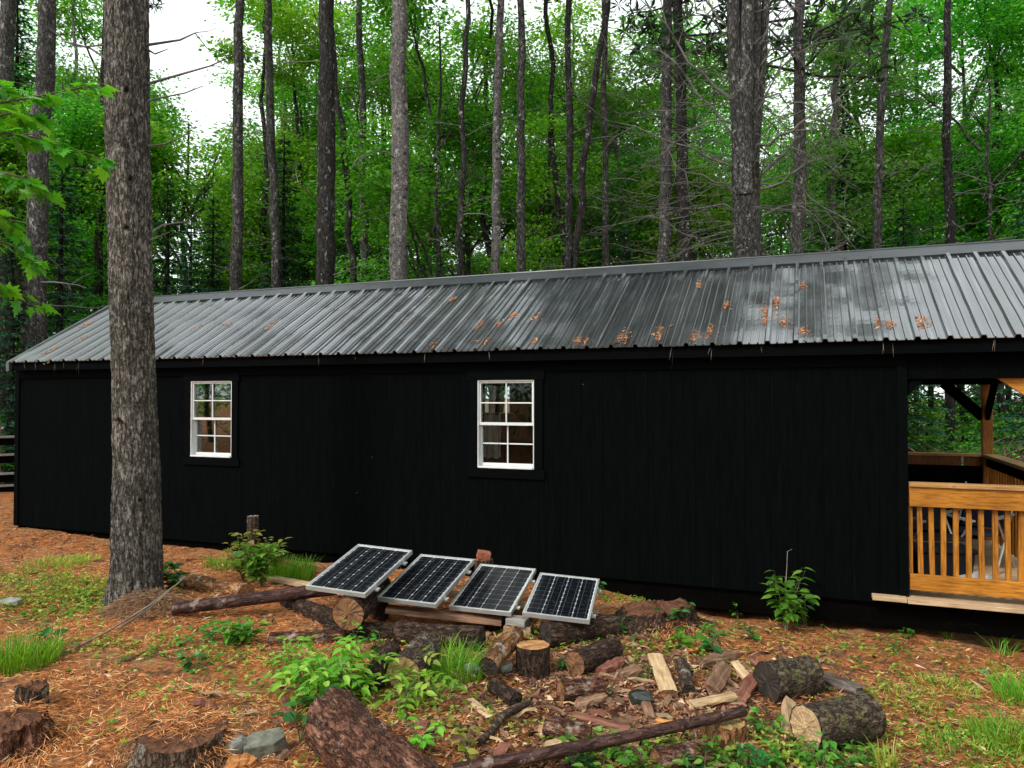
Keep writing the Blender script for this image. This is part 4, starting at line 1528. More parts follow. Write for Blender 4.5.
# --- low bushes and a brush heap behind the porch and along the woods' edge
def bush_mesh(h, r_, seed, ns=34, per=36, L=.10):
    rs_ = np.random.default_rng(seed)
    cs = rs_.normal(0, 1, (ns, 3)) * [r_ * .5, r_ * .5, h * .22] + [0, 0, h * .55]
    cs[:, 2] = np.clip(cs[:, 2], .12, h)
    st = MB()
    for c in cs[:16]:
        st.tube(wander((c[0] * .15, c[1] * .15, -.05), c, 5, .03), np.linspace(.012, .004, 5), 4)
    return st, sprays_mesh(cs, per, .17, L, L * .6)


st, Q = bush_mesh(1.9, 1.1, 5)
bush = empty('bush')
st.build('stems', M['stem_brown'], bush)
quads_obj('foliage', Q, M['leaf_mid'], bush)
BL = [(925, 17.5, 1.15, 'green bush seen left of the back post through the porch opening'), (1008, 12.2, .62, 'bright bush seen right of the back post through the porch opening'), (960, 22, 1.3, None), (990, 27, 1.6, None), (915, 26, 1.6, None), (1045, 18, 1.1, None), (6, 19, 1.0, None), (-15, 14, .9, None), (940, 33, 1.9, None), (1010, 34, 1.9, None), (980, 17, .8, None)]
for i, (u, D, s, lb) in enumerate(BL):
    o = bush if i == 0 else copy_tree(bush)
    p = at_d(u, 398, D)
    o.location = (p[0], p[1], gz(p[0], p[1]))
    o.scale = (s, s, s)
    o.rotation_euler = (0, 0, i * 1.3)
    tag(o, lb or 'leafy green bush on the forest floor behind the cabin', 'bush', 'bushes behind the cabin')
for k in range(20):
    o = copy_tree(bush)
    x, y = -27 + 2.1 * k, -9.5 - 1.8 * math.sin(k * 2.3)
    o.location = (x, y, gz(x, y))
    o.scale = (1.9, 1.9, 2.1 + .3 * math.sin(k))
    o.rotation_euler = (0, 0, k * .9)
    tag(o, 'bush at the near edge of the clearing, mirrored in the cabin windows', 'bush', 'bushes at the near edge of the clearing')
for u, D, wd, lab in ((938, 12.6, 2.6, 'tangled heap of dead brown branches behind the porch'), (1022, 15, 1.6, 'smaller brown brush heap right of the back porch post')):
    p = at_d(u, 398, D)
    b = MB()
    for _ in range(620):
        a = RNG.uniform(0, 6.28)
        q = np.array([RNG.normal(0, wd * .33), RNG.normal(0, .5), abs(RNG.normal(.25, .26))])
        d = np.array([math.cos(a), math.sin(a), RNG.normal(.15, .3)]) * RNG.uniform(.3, .9)
        b.tube([q - d, q + RNG.normal(0, .06, 3), q + d], [.009, .008, .004], 4)
    b.v = [np.maximum(x, [-99, -99, .0]) for x in b.v]
    o = b.build('brush_heap', M['brush'], smooth=True)
    o.location = (p[0], p[1], gz(p[0], p[1]))
    tag(o, lab, 'brush heap')

# ================================================================== FOREGROUND PINE
def big_pine():
    D = 6.25
    prof = [(620, 136, 33), (605, 136, 29.5), (585, 136.5, 27.3), (560, 137, 26.2), (520, 137, 25.2), (470, 137, 24.2), (390, 134, 22.6), (300, 131.5, 22.4), (200, 129, 22.4), (100, 127.5, 22.5), (0, 127, 22.4), (-250, 126, 21), (-700, 124, 17), (-1300, 122, 9)]
    cs = np.array([at_d(u, v, D) for v, u, h in prof])
    rs_ = np.array([h * D / FPX for v, u, h in prof]) - .030
    bx, by = cs[1][0], cs[1][1]
    base = np.array([bx, by, gz(bx, by)])
    z = cs[:, 2]
    o_ = np.argsort(z)
    zz = np.concatenate([np.arange(z.min(), 6.0, .018), np.arange(6.0, z.max(), .25)])
    cx, cy, rr = (np.interp(zz, z[o_], a[o_]) for a in (cs[:, 0], cs[:, 1], rs_))
    seg = 132
    th = np.linspace(0, 2 * np.pi, seg, endpoint=False)
    TH, ZZ = np.meshgrid(th, zz)
    # bark plates: ridged noise, stretched along the trunk, periodic round it
    x1, y1 = np.cos(TH) * 3.0, np.sin(TH) * 3.0
    n1 = 1 - np.abs(fbm((x1 + 40) * 2.6 + ZZ * .5, (y1 + 40) * 2.6 + ZZ * 2.2, 51, 3)) * 2
    n2 = fbm((x1 + 40) * 5.5 + ZZ * 3, (y1 + 40) * 5.5 - ZZ * 9, 57, 3)
    n3 = fbm((x1 + 9) * .7 + ZZ * .3, (y1 + 9) * .7 + ZZ * 1.2, 61, 2)
    flare = np.clip((base[2] + .32 - ZZ) / .32, 0, 1) ** 2 * (.5 + .5 * np.sin(TH * 5 + .6)) * .03
    R_ = rr[:, None] + n1 * .012 + n2 * .010 + n3 * .006 + flare
    V = np.stack([cx[:, None] + R_ * np.cos(TH), cy[:, None] + R_ * np.sin(TH), ZZ], -1) - base
    n = len(zz)
    i = np.arange(n - 1)[:, None] * seg + np.arange(seg)[None]
    j = np.arange(n - 1)[:, None] * seg + (np.arange(seg)[None] + 1) % seg
    Fc = np.stack([i, j, j + seg, i + seg], -1).reshape(-1, 4)
    root = empty('pine_tree', base)
    tag(root, 'big foreground pine trunk with scaly grey bark standing before the cabin', 'tree')
    o = quads_obj('trunk', V.reshape(-1, 3)[Fc], M['bark_pine'], root)
    import bmesh
    bm = bmesh.new()
    bm.from_mesh(o.data)
    bmesh.ops.remove_doubles(bm, verts=bm.verts, dist=1e-5)
    for f in bm.faces:
        f.smooth = True
    bm.to_mesh(o.data)
    bm.free()
    def W(u, v, dd=0):
        return at_d(u, v, D + dd) - base
    for pts, r in ((((146, 45), (180, 40), (195, 33), (207, 48)), .012), (((148, 84), (175, 76), (210, 66), (237, 54)), .012), (((148, 101), (165, 97), (185, 93), (203, 86)), .009), (((148, 146), (165, 144), (180, 138), (192, 130)), .009),
                   (((148, 50), (155, 54), (168, 49)), .009), (((108, 60), (90, 48), (66, 42), (52, 28)), .011), (((150, 240), (160, 236), (170, 232)), .008), (((107, 45), (80, 47), (58, 40)), .008), (((152, 232), (163, 225), (185, 222), (200, 212)), .009)):
        bb = MB()
        P = [W(u, v, .03 * k) for k, (u, v) in enumerate(pts)]
        bb.tube(P, np.linspace(r, r * .35, len(P)), 6, wob=.08)
        if len(P) > 3:
            d = P[2] - P[1]
            dead_branch(bb, P[2], d + RNG.normal(0, .25, 3) * np.linalg.norm(d), .22, r * .4, 1)
        bb.build('dead_limb', M['twig_grey'], root, smooth=True)
    for (u, v) in ((126, 90), (126, 228), (140, 500), (118, 420), (130, 178)):
        bb = MB()
        c = W(u, v, -.155)
        d = (CAM - at_d(u, v, D)) * [1, 1, .0]
        d /= np.linalg.norm(d)
        bb.tube([c - d * .03, c + d * .01 + [0, 0, .01], c + d * RNG.uniform(.03, .06) + [0, 0, .02]], [.026, .018, .007], 7, wob=.15)
        bb.build('branch_knot', M['bark_dark'], root, smooth=True)
    zc = 11.5
    add_pine_crown(root, (np.interp(zc, z[o_], cs[o_, 0]) - bx, np.interp(zc, z[o_], cs[o_, 1]) - by, zc), 0, .9)
    return base


PINE_BASE = big_pine()

# ================================================================== MAPLE SAPLING reaching in from the left
def maple_leaf_shape(L):
    """lobed outline in the XY plane, stalk at the origin, tip along +X, slight fold"""
    o = [(0, 0), (.04, .08), (-.04, .36), (.20, .20), (.34, .56), (.40, .30), (.56, .40), (.52, .15), (.70, .22), (.74, .10), (1, 0)]
    pts = o + [(x, -y) for x, y in o[-2:0:-1]]
    return np.array([(x * L, y * L, -.18 * L * abs(y) - .12 * L * x * x) for x, y in pts])


def maple_leaf(mb, p, d, up, L):
    d = np.asarray(d, float)
    d /= np.linalg.norm(d)
    s = np.cross(up, d)
    s /= np.linalg.norm(s)
    n = np.cross(d, s)
    S = maple_leaf_shape(L)
    mb.add(p + S[:, :1] * d + S[:, 1:2] * s + S[:, 2:] * n, [tuple(range(0, 11)), (0,) + tuple(range(10, len(S)))])


DM = 3.0
mbse = at_d(-120, 398, DM)
mbse[2] = gz(mbse[0], mbse[1])
root = empty('maple_sapling', mbse)
tag(root, 'maple sapling reaching bright green lobed leaves in from the left edge', 'tree')
tr, lv = MB(), MB()
tr.tube(wander((0, 0, -.1), (0.05, .05, 4.2), 14, .02), np.linspace(.03, .012, 14), 8)
rngm = np.random.default_rng(5)
for pts, nl in ((((-60, 130), (-10, 105), (40, 96), (98, 84)), 13), (((-60, 160), (0, 132), (50, 140), (104, 160)), 17), (((-60, 165), (-10, 170), (25, 178), (52, 196)), 12), (((-70, 240), (-20, 238), (15, 245), (38, 262)), 11), (((-80, 280), (-30, 275), (5, 285), (34, 302)), 11), (((-60, 120), (-20, 90), (5, 88), (20, 95)), 7), (((-70, 150), (-20, 120), (15, 112), (40, 118)), 10), (((-70, 200), (-25, 205), (0, 215), (20, 228)), 7)):
    P = np.array([at_d(u, v, DM + .1 * k + rngm.uniform(-.1, .1)) - mbse for k, (u, v) in enumerate(pts)])
    t = np.linspace(0, 1, 12)
    q = np.stack([np.interp(t, np.linspace(0, 1, len(P)), P[:, c]) for c in range(3)], 1)
    q = np.concatenate([[[q[0][0] * .0 + .03, .03, q[0][2] - .12]], q])
    tr.tube(q, np.linspace(.008, .002, len(q)), 5)
    nl = int(nl * 2.5)
    for m in range(nl):
        k = rngm.uniform(.30, 1) if m < nl - 1 else 1.0
        i_ = min(len(q) - 2, int(k * (len(q) - 1)))
        c = q[i_] * (1 - (k * (len(q) - 1) - i_)) + q[i_ + 1] * (k * (len(q) - 1) - i_)
        d = (q[i_ + 1] - q[i_]) / np.linalg.norm(q[i_ + 1] - q[i_]) + rngm.normal(0, .75, 3) * [1, 1, .35] + [0, 0, -.25]
        d /= np.linalg.norm(d)
        p1 = c + d * .03
        tr.tube([c, p1], .0012, 4)
        maple_leaf(lv, p1, d + [0, 0, -.25], np.array([0, 0, 1]) + rngm.normal(0, .4, 3), rngm.uniform(.05, .092))
tr.build('trunk', M['stem_brown'], root, smooth=True)
lv.build('foliage', M['leaf_maple'], root)

# ================================================================== SOLAR PANELS
def at_h(u, v, h):
    z = 0.2
    for _ in range(14):
        p = at_z(u, v, z)
        z = float(hfull(p[0], p[1])) + h
    return at_z(u, v, z)


PANELS = [((-3.141, 4.889, .626), (.224, .042, .048), 'leftmost solar panel, highest and nearest the big pine'),
          ((-2.753, 5.220, .510), (.242, .017, .032), 'second solar panel from the left, in front of the red brick'),
          ((-2.303, 5.482, .420), (.220, .026, .089), 'third solar panel from the left, over the right end of the brown plank'),
          ((-1.740, 5.487, .408), (.161, .059, .172), 'rightmost solar panel, lowest and nearest the old mossy stump')]
PW, PL, PT = .485, .745, .032
panel_frames = []
for c, e, lab in PANELS:
    R3 = np.array(Euler(e, 'XYZ').to_matrix())
    c = np.array(c)
    X, Y, Z = R3[:, 0], R3[:, 1], R3[:, 2]
    panel_frames.append((c, X, Y, Z))
    root = empty('solar_panel')
    root.matrix_world = Matrix(((X[0], Y[0], Z[0], c[0]), (X[1], Y[1], Z[1], c[1]), (X[2], Y[2], Z[2], c[2]), (0, 0, 0, 1)))
    tag(root, lab, 'solar panel', 'solar panels on logs before the cabin')
    fb = MB()
    f = .016
    fb.span((-PW / 2, -PL / 2, -PT), (PW / 2, -PL / 2 + f, .002))
    fb.span((-PW / 2, PL / 2 - f, -PT), (PW / 2, PL / 2, .002))
    fb.span((-PW / 2, -PL / 2 + f + .0003, -PT), (-PW / 2 + f, PL / 2 - f - .0003, .002))
    fb.span((PW / 2 - f, -PL / 2 + f + .0003, -PT), (PW / 2, PL / 2 - f - .0003, .002))
    fb.build('frame', M['alu'], root, bevel=.002)
    bb = MB()
    bb.span((-PW / 2 + f + .0005, -PL / 2 + f + .0005, -.012), (PW / 2 - f - .0005, PL / 2 - f - .0005, -.006))
    bb.build('backing_sheet', M['white_plastic'], root)
    cb = MB()
    nx, ny = 4, 9
    iw, il = PW - 2 * f - .012, PL - 2 * f - .02
    for i in range(nx):
        for j in range(ny):
            x0, y0 = -iw / 2 + i * iw / nx, -il / 2 + j * il / ny
            gx, gy = .0017, .0009
            x1, y1 = x0 + iw / nx - gx, y0 + il / ny - gy
            x0, y0 = x0 + gx, y0 + gy
            k = .007
            cb.add([(x0 + k, y0, -.004), (x1 - k, y0, -.004), (x1, y0 + k, -.004), (x1, y1 - k, -.004), (x1 - k, y1, -.004), (x0 + k, y1, -.004), (x0, y1 - k, -.004), (x0, y0 + k, -.004)], [tuple(range(8))])
    cb.build('cells', M['cells'], root)
    lb = MB()
    for sx, sy in ((1, -.62), (1, .55)):
        lb.span((PW / 2 + .0005, sy * PL / 2 - .018, -PT - .006), (PW / 2 + .030, sy * PL / 2 + .018, -PT + .006))
        lb.span((PW / 2 + .0005, sy * PL / 2 - .018, -PT + .0065), (PW / 2 + .006, sy * PL / 2 + .018, -.006))
    lb.build('mounting_bracket', M['alu'], root)
    jb = MB()
    jb.span((-.05, PL / 2 - .14, -.034), (.05, PL / 2 - .06, -.0125))
    jb.build('junction_box', M['black_fabric'], root)


# ================================================================== LOGS, STUMPS, WOOD
def local_frame(p0, p1):
    x = np.asarray(p1, float) - np.asarray(p0, float)
    L = np.linalg.norm(x)
    x /= L
    up = np.array([0, 0, 1.0]) if abs(x[2]) < .9 else np.array([0, 1.0, 0])
    y = np.cross(up, x)
    y /= np.linalg.norm(y)
    z = np.cross(x, y)
    return L, Matrix(((x[0], y[0], z[0], p0[0]), (x[1], y[1], z[1], p0[1]), (x[2], y[2], z[2], p0[2]), (0, 0, 0, 1)))


def log(name, p0, p1, r0, r1, bark, end, label, cat='log', group=None, seg=40, rough=.05, half=False, bend=0.0, jag=0.0, hollow=False, top_only=False, flare=0.0, tilt=0.0):
    """rough log along local X, bark mesh with cut_face children; p0 is the end nearest the viewer or the top of a stump"""
    L, MW = local_frame(p0, p1)
    n = max(8, int(L / .02))
    t = np.linspace(0, 1, n)
    th = np.linspace(0, 2 * np.pi, seg, endpoint=False)
    TH, TT = np.meshgrid(th, t)
    sd_ = int(RNG.integers(1e6))
    cx, cy = np.cos(TH) * 1.2 + 30, np.sin(TH) * 1.2 + 30
    R_ = (r0 + (r1 - r0) * TT)
    R_ = R_ * (1 + rough * 1.6 * fbm(cx + TT * L * 2, cy, sd_, 3) + rough * fbm(cx * 5, cy * 5 + TT * L * 14, sd_ + 5, 3) + .5 * rough * fbm(cx * 14, cy * 14 + TT * L * 30, sd_ + 9, 2))
    if flare:
        R_ = R_ * (1 + flare * TT ** 2.2 * (1 + .35 * np.sin(TH * 5 + sd_ % 6)))
    xs = TT * L
    if jag:
        jn = fbm(np.cos(TH) * 3 + 9, np.sin(TH) * 3 + 9, sd_ + 3, 3)
        xs = xs + (1 - TT) ** 3 * jag * (jn - .2)
    if tilt:
        xs = xs + (1 - TT) ** 2 * tilt * np.cos(TH) * R_
    Yc, Zc = R_ * np.cos(TH), R_ * np.sin(TH)
    if half:
        Zc = np.where(Zc > 0, Zc * .28 + .02 * r0 * RNG.normal(0, 1, Zc.shape), Zc)
    Zc = Zc + bend * L * np.sin(np.pi * TT)
    V = np.stack([xs, Yc, Zc], -1)
    b = MB()
    fs = [(i * seg + j, (i + 1) * seg + j, (i + 1) * seg + (j + 1) % seg, i * seg + (j + 1) % seg) for i in range(n - 1) for j in range(seg)]
    b.add(V.reshape(-1, 3), fs)
    o = b.build(name, bark, smooth=True)
    o.matrix_world = MW
    tag(o, label, cat, group)

    def face(row, sgn):
        ring = V[row].copy()
        c = ring.mean(0)
        b = MB()
        rings = []
        for s in (.985, .75, .5, .25):
            q = c + (ring - c) * s
            dz = RNG.normal(0, .0025, seg)
            if hollow:
                dz = dz - sgn * (.985 - s) * .25 * r0 * -1
            q[:, 0] = c[0] + (ring[:, 0] - c[0]) * s ** 2 + sgn * -.004 + dz
            rings.append(q)
        vs = np.concatenate(rings + [c[None] + [[(hollow and .2 * r0 or 0) - sgn * .004, 0, 0]]])
        fs = []
        for k in range(3):
            for j in range(seg):
                f = (k * seg + j, k * seg + (j + 1) % seg, (k + 1) * seg + (j + 1) % seg, (k + 1) * seg + j)
                fs.append(f if sgn > 0 else f[::-1])
        for j in range(seg):
            f = (3 * seg + j, 3 * seg + (j + 1) % seg, 4 * seg)
            fs.append(f if sgn > 0 else f[::-1])
        # the bark rim closes on the face
        b.add(vs, fs)
        fo = b.build('cut_face', end, o)
        return fo
    face(0, -1)
    if not top_only:
        face(n - 1, 1)
    return o


def log_px(name, a, b, r, bark, end, label, r1=None, **k):
    return log(name, at_h(*a), at_h(*b), r, r1 or r, M[bark], M[end], label, **k)


def stump_px(name, u, v, r, h, bark, end, label, **k):
    """u, v: where the middle of the stump meets the ground"""
    p = ground_at(u, v)
    return log(name, p + [0, 0, h], p - [0, 0, .06], r, r * 1.06, M[bark], M[end], label, cat='stump', top_only=True, **k)


log_px('fallen_pole', (172, 609, .06), (336, 588, .16), .046, 'bark_pole', 'end_brown', 'dark red fallen pole from the big pine foot to the leftmost solar panel', r1=.055, cat='pole', rough=.03)
log_px('fallen_pole', (452, 771, .06), (744, 711, .17), .032, 'bark_pole', 'end_brown', 'long dark red pole lying across the wood chips at the bottom of the photo', r1=.028, cat='pole', rough=.03, bend=-.006)
log_px('log', (332, 722, .13), (420, 804, .11), .148, 'bark_log_red', 'end_dark', 'largest log, wet reddish bark, at the bottom edge in front of the leafy seedlings', rough=.13, seg=72)
log_px('log', (403, 674, .095), (428, 648, .10), .105, 'bark_log', 'end_olive', 'short log with olive cut end just behind the yellow green seedling')
log_px('log', (371, 681, .06), (391, 651, .08), .068, 'bark_log_dark', 'end_dark', 'small dark leaning log left of the short log with the olive cut end')
log_px('log', (488, 667, .11), (516, 634, .19), .060, 'bark_log_orange', 'end_dark', 'orange barked log pointing at the viewer left of the sawn orange stump', rough=.07)
log_px('log', (516, 700, .045), (493, 685, .055), .045, 'bark_log_dark', 'end_dark', 'small hollow looking log on the chips in front of the orange barked log', hollow=True)
log_px('log', (574, 664, .075), (614, 648, .08), .082, 'bark_log_dark', 'end_brown', 'short dark brown log right of the sawn orange stump', rough=.06)
log_px('split_log', (669, 692, .05), (655, 655, .06), .052, 'wood_pale', 'end_brown', 'pale split log, left one of the pair lying side by side in the chips', half=True, rough=.08)
log_px('log', (689, 691, .04), (681, 663, .05), .042, 'bark_log', 'end_dark', 'thin grey barked log, right one of the pair lying side by side in the chips')
log_px('split_log', (573, 714, .04), (630, 729, .04), .036, 'wood_red', 'end_brown', 'dark red split log lying above the middle of the long pole', half=True, rough=.1)
log_px('log', (560, 692, .06), (602, 688, .06), .066, 'bark_log_red', 'end_brown', 'rough red brown chunk of log left of the black rock', rough=.12)
log_px('log', (545, 725, .05), (590, 737, .05), .06, 'bark_log_red', 'end_brown', 'half buried brown log just above the left half of the long pole', rough=.1)
log_px('log', (655, 762, .04), (708, 754, .04), .075, 'bark_log_red', 'end_brown', 'shaggy red brown log just below the long pole', rough=.13)
log_px('log', (766, 682, .10), (811, 676, .10), .115, 'bark_moss', 'end_dark', 'dark mossy chunk of log behind the big log with the pale cut end', rough=.10)
log_px('log', (806, 729, .115), (870, 717, .12), .115, 'bark_moss', 'end_pale', 'big mossy log with a pale sawn end at the lower right', rough=.07, seg=56)
log_px('log', (178, 580, .05), (246, 594, .04), .085, 'bark_log_orange', 'end_brown', 'tan weathered log half sunk in needles right of the foot of the big pine', rough=.08)
log_px('log', (286, 600, .05), (340, 622, .05), .06, 'bark_log_dark', 'end_dark', 'dark rotten log on the ground below the leftmost solar panel', rough=.1)
log_px('log', (270, 640, .03), (345, 637, .03), .05, 'bark_log_red', 'end_brown', 'low rotten reddish log behind the leafy seedlings', rough=.1)

log_px('log', (398, 634, .07), (482, 640, .07), .085, 'bark_log_dark', 'end_dark', 'added dark log standing in for the shade below the brown plank', rough=.12)  # added log: its dark bark supplies the black shade under the middle panels
log_px('log', (545, 636, .06), (612, 628, .07), .09, 'bark_log_dark', 'end_dark', 'added dark log standing in for the shade below the rightmost solar panel', rough=.12)  # also added, to blacken the shaded ground under the last panel

# supports under the panels
c1 = panel_frames[0]
pf = c1[0] - c1[2] * PL / 2 + c1[1] * .10 - c1[3] * (PT + .004)
r_ = .115
pc = pf - np.array([0, 0, r_])
log('log', pc + np.array([.02, -.03, -.0]), pc + np.array([-.14, .62, .03]), r_, r_, M['bark_log_dark'], M['end_brown'], 'log with a round brown cut end holding up the leftmost solar panel')
pb = pc - np.array([0, 0, r_ + .0])
g_ = gz(pb[0], pb[1])
if pb[2] - g_ > .04:
    log('log', np.array([pb[0] - .25, pb[1] + .1, (pb[2] + g_) / 2]), np.array([pb[0] + .3, pb[1] + .22, (pb[2] + g_) / 2]), (pb[2] - g_) / 2 + .01, (pb[2] - g_) / 2 + .01, M['bark_log_dark'], M['end_dark'], 'dark log lying under the log with the round brown cut end')
# plank under panels two and three, carried on the stump stack
c2, c3, c4 = panel_frames[1], panel_frames[2], panel_frames[3]


def under(cf, fx, fy, dz=.004):
    c, X, Y, Z = cf
    return c + X * PW * fx + Y * PL * fy - Z * (PT + dz)




def clear_drop(p0, p1, wdt, frames):
    """how far a straight rail must drop to stay under every panel it passes"""
    d = 0.0
    for t in np.linspace(0, 1, 160):
        for side in (-.5, 0, .5):
            q = p0 + (p1 - p0) * t + np.array([0, side * wdt, 0])
            for c, X, Y, Z in frames:
                r = q - c
                if abs(np.dot(r, X)) < PW / 2 + .05 and abs(np.dot(r, Y)) < PL / 2 + .05:
                    d = max(d, np.dot(r, Z) + PT + .008)
    return d


pl0, pl1 = under(c2, -.42, -.40), under(c3, .30, -.38)
d_ = (pl1 - pl0) / np.linalg.norm(pl1 - pl0)
dr = clear_drop(pl0, pl1, .11, (c2, c3)) + .022
pl0, pl1 = pl0 - [0, 0, dr], pl1 - [0, 0, dr]
b = MB()
b.bar((0, 0, 0), (float(np.linalg.norm(pl1 - pl0)), 0, 0), .11, .04)
o = b.build('plank', M['wood_brown'], bevel=.003)
L_, MW = local_frame(pl0, pl1)
o.matrix_world = MW
tag(o, 'brown plank carrying the front edges of the middle solar panels', 'plank')
# back rail carrying the rear edges
bk0, bk1 = under(c1, -.70, .30, .03), under(c4, .5, .30, .03)
dr = clear_drop(bk0, bk1, .06, panel_frames)
bk0, bk1 = bk0 - [0, 0, dr + .028], bk1 - [0, 0, dr + .028]
b = MB()
b.bar((0, 0, 0), (float(np.linalg.norm(bk1 - bk0)), 0, 0), .06, .05)
o = b.build('plank', M['plank'], bevel=.003)
o.matrix_world = local_frame(bk0, bk1)[1]
tag(o, 'long timber rail sticking out left behind the leftmost solar panel', 'plank')
for s, lb in ((.16, 'hidden stub of log propping the left of the timber rail'), (.62, 'hidden stub of log propping the middle of the timber rail'), (.93, 'hidden stub of log propping the right of the timber rail')):
    p = bk0 + (bk1 - bk0) * s - [0, 0, .028]
    g_ = gz(p[0], p[1])
    if p[2] > g_ + .05:
        log('log', p, np.array([p[0], p[1], g_ - .04]), .07, .075, M['bark_log_dark'], M['end_brown'], lb, top_only=True)
b = MB()
q0, q1 = at_h(271, 578, .05), at_h(318, 587, .06)
b.bar((0, 0, 0), (float(np.linalg.norm(q1 - q0)) + .5, 0, 0), .09, .035)
o = b.build('plank', M['plank'], bevel=.003)
o.matrix_world = local_frame(q0, q1)[1]
tag(o, 'pale plank lying on the ground left of the solar panels', 'plank')
b = MB()
b.box((0, 0, 0), (.11, .09, .06), jit=.003)
o = b.build('brick', M['brick'], bevel=.004)
pk = under(c2, .43, .5, 0) + c2[2] * .40 - np.array([.05, 0, .16])
o.location = (pk[0], pk[1], pk[2] + .045)
o.rotation_euler = (.1, .2, .5)
tag(o, 'red brick peeking over the back of the second solar panel', 'brick')
gk = gz(pk[0], pk[1])
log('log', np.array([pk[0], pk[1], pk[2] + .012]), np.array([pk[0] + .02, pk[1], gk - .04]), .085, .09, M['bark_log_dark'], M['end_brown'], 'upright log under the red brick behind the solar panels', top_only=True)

sp = stump_px('stump', 533, 672, .108, .20, 'bark_log_dark', 'end_orange', 'sawn stump with a bright orange top below the gap of the right two solar panels', rough=.04)
e3, e4 = under(c3, .46, -.40), under(c4, -.46, -.40)
zt = min(e3[2], e4[2], *(float((under(cf, fx, fy))[2]) for cf, fx in ((c3, .42), (c4, -.42)) for fy in (-.5, -.3)))
pb_ = (e3 + e4) / 2
gb = gz(pb_[0], pb_[1])
for k, (wd, dp, z0, z1, mt, lb) in enumerate(((.20, .10, .055, .125, 'wood_pale', 'wide pale wooden block under the gap of the right two solar panels'), (.15, .12, .0, .052, 'wood_grey', 'small grey wooden block on top of the wide pale block'))):
    b = MB()
    b.box((0, 0, 0), (wd, dp, (z1 - z0) - .002), jit=.003)
    o = b.build('wooden_block', M[mt], bevel=.004)
    o.location = (pb_[0], pb_[1] - .01, zt - (z0 + z1) / 2 - .006)
    o.rotation_euler = (0, 0, .12 - .2 * k)
    tag(o, lb, 'wooden block')
if zt - .135 > gb + .03:
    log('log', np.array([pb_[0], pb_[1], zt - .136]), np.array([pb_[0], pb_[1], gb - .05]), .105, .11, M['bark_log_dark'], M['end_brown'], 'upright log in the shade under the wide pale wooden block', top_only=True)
stump_px('stump', 657, 620, .24, .10, 'bark_log_dark', 'rot', 'wide old mossy stump with jagged top right of the solar panels', jag=.06, flare=.8, rough=.22, hollow=True, seg=90, tilt=.18)
stump_px('stump', 722, 738, .11, .10, 'bark_log_orange', 'end_olive', 'broken stump with orange sides under the right end of the long pole', jag=.06, rough=.16)
stump_px('stump', 31, 708, .075, .11, 'bark_log', 'rot', 'small broken stump near the left edge behind the rotten hollow one', jag=.03, rough=.14, flare=.3)
stump_px('stump', 14, 742, .16, .12, 'bark_log_red', 'rot', 'rotten hollow reddish stump at the left edge of the photo', jag=.05, rough=.2, flare=.6, hollow=True, seg=70)
stump_px('stump', 186, 756, .20, .11, 'bark_log', 'rot', 'low wide stump draped with dry needles at the bottom left', rough=.08, flare=.35, jag=.03, seg=80)
p = ground_at(238, 578)
log('stake', np.array([p[0], p[1] + .2, p[2] + .57]), np.array([p[0] + .02, p[1] + .2, p[2] - .05]), .055, .045, M['bark_log'], M['grey_stone'], 'short wooden stake with a grey weathered top rising behind the yellow bush', cat='stake', top_only=True, rough=.1)


# blocks, slabs, rock
def rock(name, u, v, size, mat, label, cat, rz=0.0, sharp=.5, h=None, seed=0, tilt=(0, 0)):
    import bmesh
    rs_ = np.random.default_rng(seed)
    bm = bmesh.new()
    pts = rs_.normal(0, 1, (26, 3))
    pts /= np.linalg.norm(pts, axis=1)[:, None]
    pts = np.sign(pts) * np.abs(pts) ** sharp
    for q in pts * np.array(size) / 2:
        bm.verts.new(q)
    bmesh.ops.convex_hull(bm, input=list(bm.verts))
    for vv in [v_ for v_ in bm.verts if not v_.link_faces]:
        bm.verts.remove(vv)
    me = bpy.data.meshes.new(name)
    bm.to_mesh(me)
    bm.free()
    me.materials.append(mat)
    o = bpy.data.objects.new(name, me)
    COL.objects.link(o)
    bv = o.modifiers.new('bevel', 'BEVEL')
    bv.width = min(size) * .06
    bv.segments = 2
    p = ground_at(u, v)
    o.location = (p[0], p[1], p[2] + (h if h is not None else size[2] * .35))
    o.rotation_euler = (tilt[0], tilt[1], rz)
    return tag(o, label, cat)


rock('rock', 641, 709, (.15, .12, .11), M['black_rock'], 'shiny wet black rock in the middle of the wood chips', 'rock', .3, .6, seed=3)
b = MB()
hx = [(-.12, -.05), (.05, -.07), (.12, -.02), (.10, .08), (-.06, .09), (-.13, .04)]
b.add([(x, y, 0) for x, y in hx] + [(x * .95, y * .95, .10) for x, y in hx], [tuple(range(6))[::-1], tuple(range(6, 12))] + [(i, (i + 1) % 6, (i + 1) % 6 + 6, i + 6) for i in range(6)])
o = b.build('stone_block', M['grey_block'], bevel=.008)
o.scale = (.85, .85, .85)
p = ground_at(266, 752)
o.location = p - [0, 0, .01]
o.rotation_euler = (.18, -.1, .75)
tag(o, 'grey green squared stone block left of the largest log', 'stone block')
rock('stone', 236, 757, (.10, .13, .10), M['grey_stone'], 'small pale grey stone against the left side of the squared block', 'stone', .2, .7, seed=8)
rock('stone', 985, 675, (.09, .06, .03), M['grey_stone'], 'flat grey stone in the litter above the bright grass at the right', 'stone', .2, .7, seed=9)
rock('stone', 8, 608, (.24, .12, .07), M['grey_stone'], 'long grey stone at the left edge beside the green weeds', 'stone', .2, .7, seed=12)
rock('stone', 473, 672, (.11, .16, .06), M['grey_stone'], 'grey stone under the left side of the orange barked log', 'stone', .7, .5, seed=14, h=.03)
rock('stone', 503, 672, (.10, .12, .06), M['grey_stone'], 'grey stone under the right side of the orange barked log', 'stone', -.4, .5, seed=15, h=.03)


